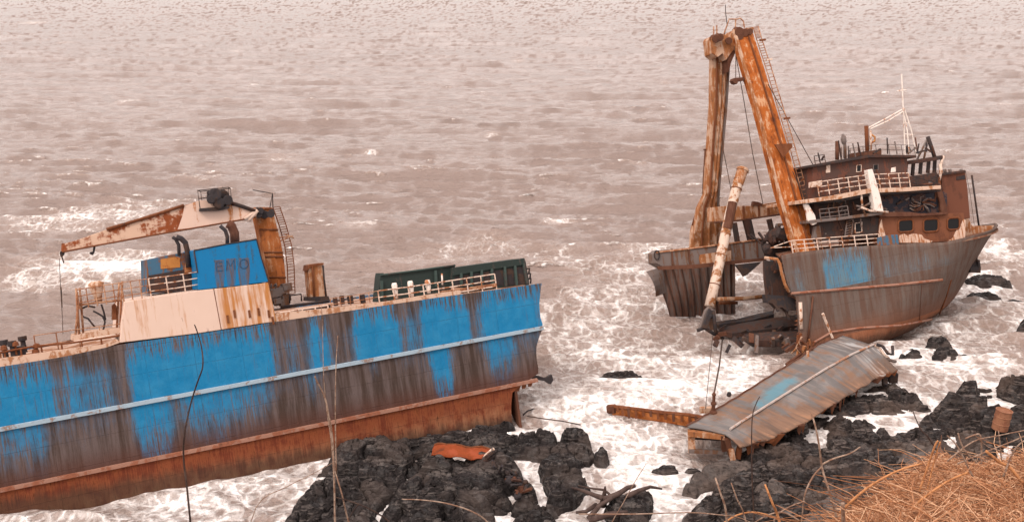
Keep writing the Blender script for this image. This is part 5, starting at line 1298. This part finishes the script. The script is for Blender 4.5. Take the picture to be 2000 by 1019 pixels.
# fittings: bollard post with cable, eye, broken far end
mb = MB(); b0 = wp(1393, 806, 1.45); mb.lathe(b0, [(.22,0),(.2,.1),(.11,.15),(.11,.45),(.17,.5),(.15,.6),(.09,.65),(.09,1.0),(.13,1.05),(.05,1.2)], 10); mb.build('bollard', M_RUSTB, plate)
mb = MB(); b1 = wp(1376, 797, 1.4); mb.box(b1.x-.25, b1.x+.5, b1.y-.1, b1.y+.2, b1.z-.25, b1.z+.05); mb.build('bracket', M_MASTL, plate)
mb = MB(); mb.lathe(wp(1424, 770, 1.5), [(.1,-.12),(.14,0),(.1,.14)], 8); mb.build('eye', M_DARK, plate)
for L, m_ in (([(1706,674,1.8),(1718,680,1.6),(1728,694,1.4),(1736,700,1.2)], M_RAIL), ([(1712,672,1.9),(1724,676,1.8),(1734,690,1.6),(1744,692,1.7),(1743,676,2.0)], M_DARK), ([(1722,690,1.3),(1736,702,1.2),(1750,706,1.2)], M_GREY)):
    mb = MB(); mb.tube([wp(*q) for q in L], .10, 6); mb.build('bent_frame', m_, plate)
mb = MB(); p = wp(1740, 728, 1.0); mb.box(p.x-.1, p.x+.4, p.y-.2, p.y+.3, p.z-.6, p.z); mb.build('torn_bracket', M_DARK, plate)
mb = MB(); mb.beam(wp(1728, 733, 1.0), wp(1728, 752, .6), .3, .2); mb.build('torn_bracket', M_DARK, plate)
# wires from the derrick heel to the bollard
h0 = FB.M @ B(1411, 661, 3.0)
cab_ = MB(); cab_.tube([h0, h0.lerp(ground(1394, 772, 2.2), .5)+Vector((.05, 0, -.1)), ground(1394, 772, 2.2)], .05, 6)
tag(cab_.build('wire_cable', M_ROPE), 'dark wire cable hanging from the boom heel to the rusty bollard', 'cable')
cab_ = MB(); h2_ = FB.M @ B(1392, 655, 3.0); cab_.tube([h2_, ground(1378, 798, 1.5)], .02, 4)
tag(cab_.build('thin_wire', M_ROPE), 'thin wire hanging left of the thicker cable over the foam', 'wire')

# ================================================================ other wreckage
ro = ground(1280, 815, 0)
rb = empty('rusty_beam', 'orange rusted girder sticking out of the foam behind the torn plate', 'girder', loc=ro)
mb = MB(); pts_t = [(1193,795,.75),(1220,798,.85),(1260,803,.8),(1300,808,.85),(1345,812,.9),(1380,818,1.0)]; pts_b = [(1196,811,.2),(1220,813,.2),(1260,819,.2),(1300,825,.2),(1342,832,.2),(1380,838,.2)]
g = [[G3(*a)-ro, (G3(*a)-ro).lerp(G3(*b)-ro, .5)+Vector((0, -.08*(-1)**i, 0)), G3(*b)-ro] for i, (a, b) in enumerate(zip(pts_t, pts_b))]
mb.sheet(g, (0, .35, 0)); web = mb.build('web', M_RUSTO, rb)
mb = MB(); mb.tube([G3(*a)-ro+Vector((0, .1, .02)) for a in pts_t], .12, 6); mb.build('flange', M_RUST, rb)
for k in range(14):
    a = G3(*polyl(pts_t, k/14+.02))-ro; mb = MB(); mb.beam(a+Vector((0,-.06,.1)), a+Vector((.05,-.1,-RNG.uniform(.2,.5))), .14, .08); mb.build('rust_scale', M_RUST if k % 3 else M_RUSTB, web)
mb = MB(); a = G3(1195, 798, .6)-ro; mb.lathe(a, [(.2,-.3),(.28,-.2),(.28,.2),(.2,.3)], 8, (1,0,.1)); mb.build('torn_end', M_RUSTB, rb)

po = ground(900, 890, 0)
op = empty('orange_plate', 'bright orange rusted sheet of steel lying flat on the black rock', 'steel sheet', loc=po)
g = []
for i in range(13):
    t_ = i/12; a = polyl([(848,868,.97),(880,866,1.0),(920,871,.97),(962,877,.92)], t_); b = polyl([(842,886,.72),(880,892,.68),(920,895,.64),(944,895,.66)], t_)
    row = []
    for k in range(7):
        p = G3(*a).lerp(G3(*b), k/6); p.z += .05*math.sin(t_*17+k)+.04*math.sin(t_*9-k*1.4); row.append(p-po)
    g.append(row)
mb = MB(); mb.sheet(g, (0, .03, -.06)); sh = mb.build('sheet', M_PLATE, op, smooth=True)
mb = MB(); mb.tube([g[i][0] for i in range(13)], .05, 5); mb.build('bent_flange', M_RUST, op)
mb = MB(); mb.tube([g[12][j]+Vector((.05,0,.05)) for j in range(7)], .09, 6); mb.build('bent_flange', M_RAIL, op)
# heap of rusty scrap on the outcrop's right flank
scr = []
hp = ground(1000, 925, 0)
heap = empty('scrap_heap', 'tangled heap of dark rusty scrap on the right flank of the outcrop', 'scrap', loc=hp)
for k in range(46):
    t_ = RNG.random(); x = 955+70*t_+RNG.uniform(-14, 14); y = 888+75*t_**1.2+RNG.uniform(-10, 14)
    p = ground(x, y, RNG.uniform(.5, 1.1))-hp; s_ = RNG.uniform(.06, .17); d_ = Vector((RNG.uniform(-1,1), RNG.uniform(-1,1), RNG.uniform(-.7,.7))).normalized()
    mb = MB()
    if k % 3 == 0: mb.lathe(p, [(s_*.8,-s_),(s_*1.2,-s_*.6),(s_*1.2,s_*.6),(s_*.8,s_)], 8, d_)
    else: mb.beam(p-d_*s_*2, p+d_*s_*2.2, s_*.7, s_)
    mb.build('scrap_piece', (M_DARK, M_BURNT, M_DARK, M_RUSTB)[k % 4], heap)
# shattered bottom structure between far shell and near shell
wo = ground(1470, 660, 0)
low = empty('wreck_bottom', 'low dark rusty bottom plating awash between the two sides of the bow', 'wreckage', loc=wo)
def lowplate(name, pts, thick, mat):
    mb = MB(); top = [G3(*p)-wo for p in pts]; mb.prism(top, (0, 0, -thick)); return mb.build(name, mat, low, bevel=.03)
lowplate('bottom_plate', [(1395,642,.35),(1450,630,.5),(1510,620,.6),(1570,612,.6),(1572,634,.55),(1500,642,.5),(1430,650,.35)], .4, M_BURNT)
lowplate('bottom_plate', [(1452,652,.6),(1500,648,.9),(1560,645,.9),(1560,662,.7),(1530,664,.6),(1470,664,.45)], .5, M_BURNT)
lowplate('floor_beam', [(1395,628,.5),(1440,622,.6),(1480,612,.7),(1510,606,.7),(1512,613,.7),(1470,624,.6),(1400,634,.4)], .35, M_DARK)
for k in range(22):
    x, y = RNG.uniform(1400, 1560), RNG.uniform(635, 675); p = G3(x, y, RNG.uniform(.5, 1.0))-wo; mb = MB()
    mb.beam(p, p+Vector((RNG.uniform(-.8,.8), RNG.uniform(-.6,.6), -RNG.uniform(.1,.5))), RNG.uniform(.15,.35), RNG.uniform(.1,.3)); mb.build('broken_frame', (M_DARK, M_RUSTB, M_GREY, M_BURNT)[k % 4], low)
for (a, b) in (((1478,655,1.0),(1477,690,.0)),((1510,660,.9),(1509,676,.1))):
    mb = MB(); mb.beam(G3(*a)-wo, G3(*b)-wo, .22, .2); mb.build('broken_frame', M_GREY, low)
# snapped timbers and rods by the shell
for (pts_, r_, m_, lab) in (([(1607,612,3.2),(1618,640,2.2),(1628,664,1.4)], .10, M_RAIL, 'pale broken pole leaning on the brown bow shell'),):
    mb = MB(); mb.tube([G3(*p) for p in pts_], r_, 6, r_*.8); tag(mb.build('broken_pole', m_), lab, 'pole')
th = ground(1572, 690, 0)
tw = empty('twisted_frames', 'bundle of twisted rusty frames where the plate meets the bow shell', 'wreckage', loc=th)
for k in range(18):
    x, y = RNG.uniform(1558, 1592), RNG.uniform(650, 690); p = G3(x, y, RNG.uniform(.8, 2.2))-th; mb = MB()
    mb.tube([p, p+Vector((RNG.uniform(-.3,.3), RNG.uniform(-.3,.3), -RNG.uniform(.3,.9))), p+Vector((RNG.uniform(-.8,.6), RNG.uniform(-.4,.4), -RNG.uniform(.9,1.6)))], RNG.uniform(.05,.13), 6); mb.build('twisted_frame', (M_MASTL, M_RUST, M_RUSTB)[k % 3], tw)
# driftwood
M_DRIFT = corroded('driftwood', (.085, .058, .050), (.055, .036, .032), (.03, .022, .02), .5, .2, 2)
dlabels = ['long dark branch reaching left from the driftwood pile', 'crooked branch curving right over the driftwood rock', 'upright broken stump in the driftwood pile', 'slanting plank in front of the driftwood stump', 'reddish thin branch behind the driftwood stump', 'short dark branch lying low on the foam left of the driftwood', 'dark log lying across the driftwood rock', 'forked root end at the right of the driftwood pile']
for i, (pts_, r0, r1) in enumerate([([(1178,972,.9),(1160,966,.8),(1140,958,.7),(1118,952,.5)], .14, .06), ([(1180,975,.9),(1205,965,1.0),(1225,952,1.1),(1240,948,1.1)], .17, .09),
    ([(1178,985,.3),(1180,968,.9),(1182,950,1.5)], .2, .05), ([(1150,1012,.4),(1172,985,.8),(1195,972,1.0)], .14, .09), ([(1195,968,1.0),(1180,956,1.2),(1150,952,.8),(1130,948,.6)], .07, .04),
    ([(1165,985,.5),(1145,998,.4),(1125,1000,.3)], .12, .07), ([(1150,1016,.6),(1190,1004,.9),(1225,1000,.9)], .16, .12), ([(1225,968,1.0),(1248,957,1.0),(1270,950,.9),(1292,954,.5)], .14, .05)]):
    mb = MB(); W_ = [G3(*p) for p in pts_]; o_ = W_[0].copy(); mb.tube([p-o_ for p in W_], r0, 7, r1)
    ob = mb.build('driftwood', M_DRIFT, smooth=True); ob.location = o_; tag(ob, dlabels[i], 'driftwood', 'driftwood on the rock in the foam')
# rusted drum on the right hand shore
dp = ground(1952, 838, .55)
mb = MB(); mb.lathe(Vector((0, 0, 0)), [(.40,0),(.43,.03),(.43,.35),(.455,.38),(.43,.41),(.43,.75),(.455,.78),(.43,.81),(.43,1.12),(.46,1.15),(.40,1.16),(.38,1.10)], 20, (.12, -.06, 1))
dr = mb.build('rusty_drum', corroded('drum_rust', (.27, .125, .072), (.20, .085, .05), (.10, .05, .035), .5, .3, 2), smooth=False); dr.location = dp; tag(dr, 'small orange brown rusty drum standing on dark rock at the right', 'drum')
# mooring line lying on the foam at the break
mb = MB(); mb.tube([G3(1030,812,.25), G3(1062,817,.3), G3(1100,822,.35), G3(1134,829,.3)], .035, 5); tag(mb.build('mooring_line', M_ROPE), 'dark line lying across the foam at the torn keel', 'line')
mb = MB(); mb.tube([G3(1022,810,.3), G3(1030,802,.6), G3(1042,798,.5), G3(1060,806,.2)], .05, 5); mb_o = tag(mb.build('bent_rod', M_DARK), 'bent dark rod lying in the foam against the torn keel', 'rod')

# ================================================================ the clifftop the picture is taken from
def make_headland():
    xs = np.linspace(-14, 14, 120); ss_ = np.linspace(0, 1, 60)
    X = np.zeros((60, 120)); Y = X.copy(); Z = X.copy()
    lip = 1.3 + 7.0*sstep(1.0, 2.1, xs) - .6*np.sin(xs*1.3)*.3
    for i, s_ in enumerate(ss_):
        X[i] = xs
        if s_ < .5:
            f = s_/.5; Y[i] = -18 + (lip+18)*f
            Z[i] = 22.75 - .05*np.maximum(Y[i], 0) - .30*np.maximum(Y[i]-.5, 0)
        else:
            f = (s_-.5)/.5; zl = 22.75 - .05*lip - .30*np.maximum(lip-.5, 0)
            Y[i] = lip + f*(5.5+1.5*np.sin(xs*.7)); Z[i] = zl - (zl+1.5)*f**.8
    Z += (fbm(X*.8, Y*.8+Z*.3, 3, 4)-.5)*.22*np.clip(1, 0, 1); Y[30:] += ((fbm(X*.6, Z*.6, 8, 4)-.5)*1.4)[30:]*sstep(.5, .7, ss_)[30:, None]
    idx = np.arange(60*120).reshape(60, 120)
    Q = np.stack([idx[:-1, :-1], idx[:-1, 1:], idx[1:, 1:], idx[1:, :-1]], -1).reshape(-1, 4)
    t = NT('clifftop_earth'); n = t.noise(t.obj, 3, 8, .65)
    m = t.fin(t.mix(t.ss(n, .35, .65), (.085, .042, .022), (.17, .085, .04)), .95, t.bump(n, .8, .08), .1)
    return tag(np_mesh('headland', np.stack([X, Y, Z], -1).reshape(-1, 3), Q, m), kind='structure')
head = make_headland()

# ================================================================ dry grass and stems on the clifftop
def mat_straw(name, a, b, c):
    t = NT(name); v = t.attr('tone'); n = t.noise(t.obj, 30, 3)
    col = t.ramp(v, [(0, a), (.55, b), (1, c)])
    return t.fin(t.mix(t.math('MULTIPLY', n, .35), col, tuple(x*.6 for x in b)), .7, None, .25)
M_STRAW = mat_straw('dry_grass_straw', (.13, .045, .018), (.42, .185, .085), (.72, .46, .29))
def grass_top(x):    # the outline of the tangle in the picture
    return np.interp(x, [1585,1625,1675,1720,1755,1795,1832,1850,1880,1920,1960,2000,2060,2100], [1040,1026,1000,966,940,906,876,878,900,900,890,876,870,870])
def make_grass():
    rng = np.random.RandomState(12); V = []; Q = []; T = []; off = 0
    N = 13000
    for i in range(N):
        px = rng.uniform(1660, 2080); top = float(grass_top(px)); f = rng.random()**.9
        py = top + 6 + (1100-top)*f
        dep = 6.9 - 3.0*((py-865)/235) + rng.normal(0, .18)
        base = np.array(at_depth(px, py, max(3.3, dep)))
        L = rng.uniform(.09, .32) if rng.random() < .93 else rng.uniform(.35, .62)
        az = rng.uniform(0, 2*math.pi); el = rng.normal(.30, .32)
        if py < top+22: el = abs(el)*.6; L *= .6
        d = np.array([math.cos(az)*math.cos(el), math.sin(az)*math.cos(el)*.7, math.sin(el)])
        bend = np.array([rng.normal(0, .7), rng.normal(0, .5), -abs(rng.normal(.45, .45))])*L*.9
        n = 6; r0 = rng.uniform(.0013, .0036)*(1.25 if L > .35 else 1)
        s = np.linspace(0, 1, n)[:, None]
        P = base + d*L*(s-.35) + bend*(s-.35)**2 + rng.normal(0, .006, (n, 3))
        t_ = np.gradient(P, axis=0); t_ /= np.linalg.norm(t_, axis=1)[:, None]+1e-9
        x = np.cross(t_, [0.2, .3, 1.]); x /= np.linalg.norm(x, axis=1)[:, None]+1e-9; y = np.cross(t_, x)
        rr = (r0*(1-.55*s))
        ring = [P + (x*math.cos(a)+y*math.sin(a))*rr for a in (0, 2.094, 4.189)]
        V.append(np.stack(ring, 1).reshape(-1, 3))
        q = []
        for a in range(n-1):
            for b in range(3): q.append((off+a*3+b, off+a*3+(b+1) % 3, off+(a+1)*3+(b+1) % 3, off+(a+1)*3+b))
        Q += q; off += n*3
        T += [float(np.clip(rng.normal(.5, .34), 0, 1))]*(n*3)
    o = np_mesh('dry_grass', np.concatenate(V), np.array(Q), M_STRAW, smooth=True, attrs={'tone': np.array(T)})
    return tag(o, 'tangled orange dry grass covering the clifftop at the lower right', 'grass', kind='stuff')
make_grass()
M_STEM = corroded('pale_dry_stem', (.36, .26, .20), (.22, .13, .09), (.12, .07, .05), .5, .1, 30)
M_STEMD = corroded('dark_dry_stem', (.075, .048, .038), (.05, .032, .028), (.03, .02, .02), .5, .1, 30)
M_STEMO = corroded('orange_dry_stem', (.50, .23, .10), (.33, .14, .06), (.2, .08, .04), .4, .1, 30)
def stem(label, lines, dep, r, mat, r1=.6, grp='bare dry stems in front of the wreck'):
    """a thin stem a few metres from the camera, rooted below the picture on the cliff edge; first line is the main one"""
    o_ = at_depth(lines[0][0][0], lines[0][0][1], dep); mb = MB()
    W_ = []
    for L in lines:
        W_ = [at_depth(x, y, dep + .02*math.sin(y*.05)) - o_ for x, y in L]
        # rounded course through the points
        P = []
        for i in range(len(W_)-1):
            p0, p1, p2, p3 = W_[max(0, i-1)], W_[i], W_[i+1], W_[min(len(W_)-1, i+2)]
            for k in range(4):
                t_ = k/4; P.append(.5*((2*p1)+(p2-p0)*t_+(2*p0-5*p1+4*p2-p3)*t_*t_+(3*p1-p0-3*p2+p3)*t_**3))
        P.append(W_[-1])
        mb.tube(P, r if L is lines[0] else r*.7, 6, (r if L is lines[0] else r*.7)*r1)
        r_ = r
    ob = mb.build('dry_stem', mat, smooth=True); ob.location = o_
    return tag(ob, label, 'dry stem', grp)
# roots reach down to the cliff edge below the frame
stem('dark bare twig rising up the blue hull under the crane house', [[(368,1150),(374,1060),(366,960),(359,900),(360,850),(372,790),(386,745),(396,715),(394,680),(386,650),(380,634)]], 4.2, .0042, M_STEMD, .5)
stem('pale thin stem crossing the black outcrop, bent near the keel', [[(730,1180),(700,1080),(680,1015),(668,965),(655,920),(652,890)],[(657,925),(655,820),(656,720),(660,655)]], 4.6, .005, M_STEM, .45)
stem('thin pale twig in front of the brown hull beside the taller stem', [[(655,1200),(652,900),(640,800),(632,770),(622,750),(615,735)]], 5.0, .0048, M_STEM, .7)
stem('fine mauve straw upright before the grey hull streaks', [[(662,1180),(650,900),(638,800),(632,730),(630,640),(628,600)]], 5.2, .0026, M_STEM, .5)
stem('pale arching stem curving over the layered outcrop', [[(990,1100),(960,1030),(930,1002),(880,984),(830,976),(785,974)]], 4.4, .0042, M_STEM, .5)
stem('brown twig slanting across the lumpy outcrop', [[(830,1120),(770,1030),(735,1000),(690,980),(655,970)],[(700,984),(688,1000),(680,1018)]], 4.6, .004, M_STEMD, .5)
stem('tall pale forked twig standing in front of the layered rock band', [[(1650,1120),(1636,1020),(1620,960),(1606,915),(1600,870),(1592,830),(1584,805)],[(1606,910),(1588,930),(1572,965),(1566,1015),(1562,1060)],[(1606,906),(1628,895),(1660,885),(1680,872)]], 4.8, .0062, M_STEM, .6)
stem('thin dark twig upright against the torn hull plate', [[(1480,1120),(1470,960),(1468,860),(1470,810),(1478,785),(1484,774)]], 5.2, .0038, M_STEMD, .5)
stem('short pale peg like stalk left of the grass', [[(1425,1100),(1418,1000),(1408,965),(1397,932)]], 4.4, .0055, M_STEM, .7)
stem('slender brown stalk beside the peg like stalk', [[(1470,1100),(1455,1010),(1440,975),(1428,942)]], 4.4, .0042, M_STEM, .6)
stem('orange dry leafy stalk in front of the rounded grey stone', [[(1545,1100),(1520,1010),(1510,985),(1500,960),(1494,945)]], 4.3, .006, M_STEMO, .7)
stem('wispy pale stalk leaning over the white foam to the right', [[(1160,1100),(1195,1020),(1215,985),(1240,940),(1262,905)]], 4.6, .0026, M_STEM, .5)
stem('low straw lying across the near foam and outcrop', [[(1130,1003),(1240,1003),(1340,1000),(1400,1004),(1450,1012),(1500,1040)]], 4.2, .0028, M_STEM, .6)
stem('thin stalk leaning left over the lower left foam', [[(470,1120),(500,990),(560,950),(610,925),(655,900)]], 4.4, .0024, M_STEM, .5)
stem('thick pale cut stalk standing at the left edge of the grass', [[(1650,1100),(1648,1040),(1646,982)]], 4.3, .0085, M_STEM, .9)
stem('pale twig poking up before the rusty drum', [[(1960,960),(1956,900),(1953,865),(1950,840)],[(1955,880),(1930,872),(1905,850)]], 6.2, .005, M_STEM, .6)
stem('grey twig bending down to the left above the grass', [[(1920,930),(1908,905),(1885,880),(1876,862),(1871,845)]], 6.2, .0065, M_STEM, .6)
stem('thin upright pale stalk with a flat broken top above the grass', [[(1917,930),(1917,890),(1915,850),(1900,850),(1885,856)]], 6.2, .0052, M_STEM, .8)
stem('stout pale straw lying diagonally on top of the grass', [[(2010,960),(1975,915),(1950,900),(1926,880)]], 5.6, .0095, M_STEMO, .8)
stem('long straw lying diagonally down the middle of the grass', [[(1760,1015),(1800,975),(1850,940),(1890,922)]], 4.9, .0075, M_STEMO, .7)
stem('thin twig over the foam streak above the wide rock band', [[(1830,880),(1812,852),(1800,840),(1790,820),(1782,800)]], 6.4, .0045, M_STEMD, .6)
stem('tall pair of straws crossing at the peak of the grass', [[(1795,960),(1812,910),(1826,870),(1832,860)],[(1810,960),(1822,910),(1836,862)]], 5.4, .0065, M_STEMO, .7)

stem('grey forked twig leaning left above the crest of the grass', [[(1900,930),(1880,890),(1868,868),(1850,850)]], 5.6, .0055, M_STEM, .6)
stem('long thin twig lying almost level in front of the right rocks', [[(1850,900),(1900,862),(1950,850),(2010,838)]], 5.6, .004, M_STEM, .6)
stem('second level twig just below the long thin one at the right', [[(1870,905),(1930,880),(1980,860),(2020,842)]], 5.6, .0042, M_STEM, .6)
stem('pale twig curving off the right edge of the picture', [[(1960,930),(1975,890),(1990,868),(2008,856)]], 5.6, .0055, M_STEM, .6)
stem('thin bent straw at the foot of the near outcrop', [[(1560,1015),(1530,1000),(1500,1005),(1470,1022)]], 4.5, .004, M_STEM, .6)
stem('orange straw curving over the near outcrop at the bottom', [[(1400,1030),(1440,1005),(1480,1000),(1530,1015)]], 4.5, .0042, M_STEMO, .6)
stem('thin twig branching right beside the leafy stalk', [[(1530,1060),(1512,1015),(1540,990),(1572,978)]], 4.5, .004, M_STEM, .6)
stem('long straw rising along the left slope of the grass', [[(1640,1000),(1690,955),(1750,920),(1800,905)]], 4.5, .006, M_STEMO, .6)
M_SEA = mat_sea()
make_sea()
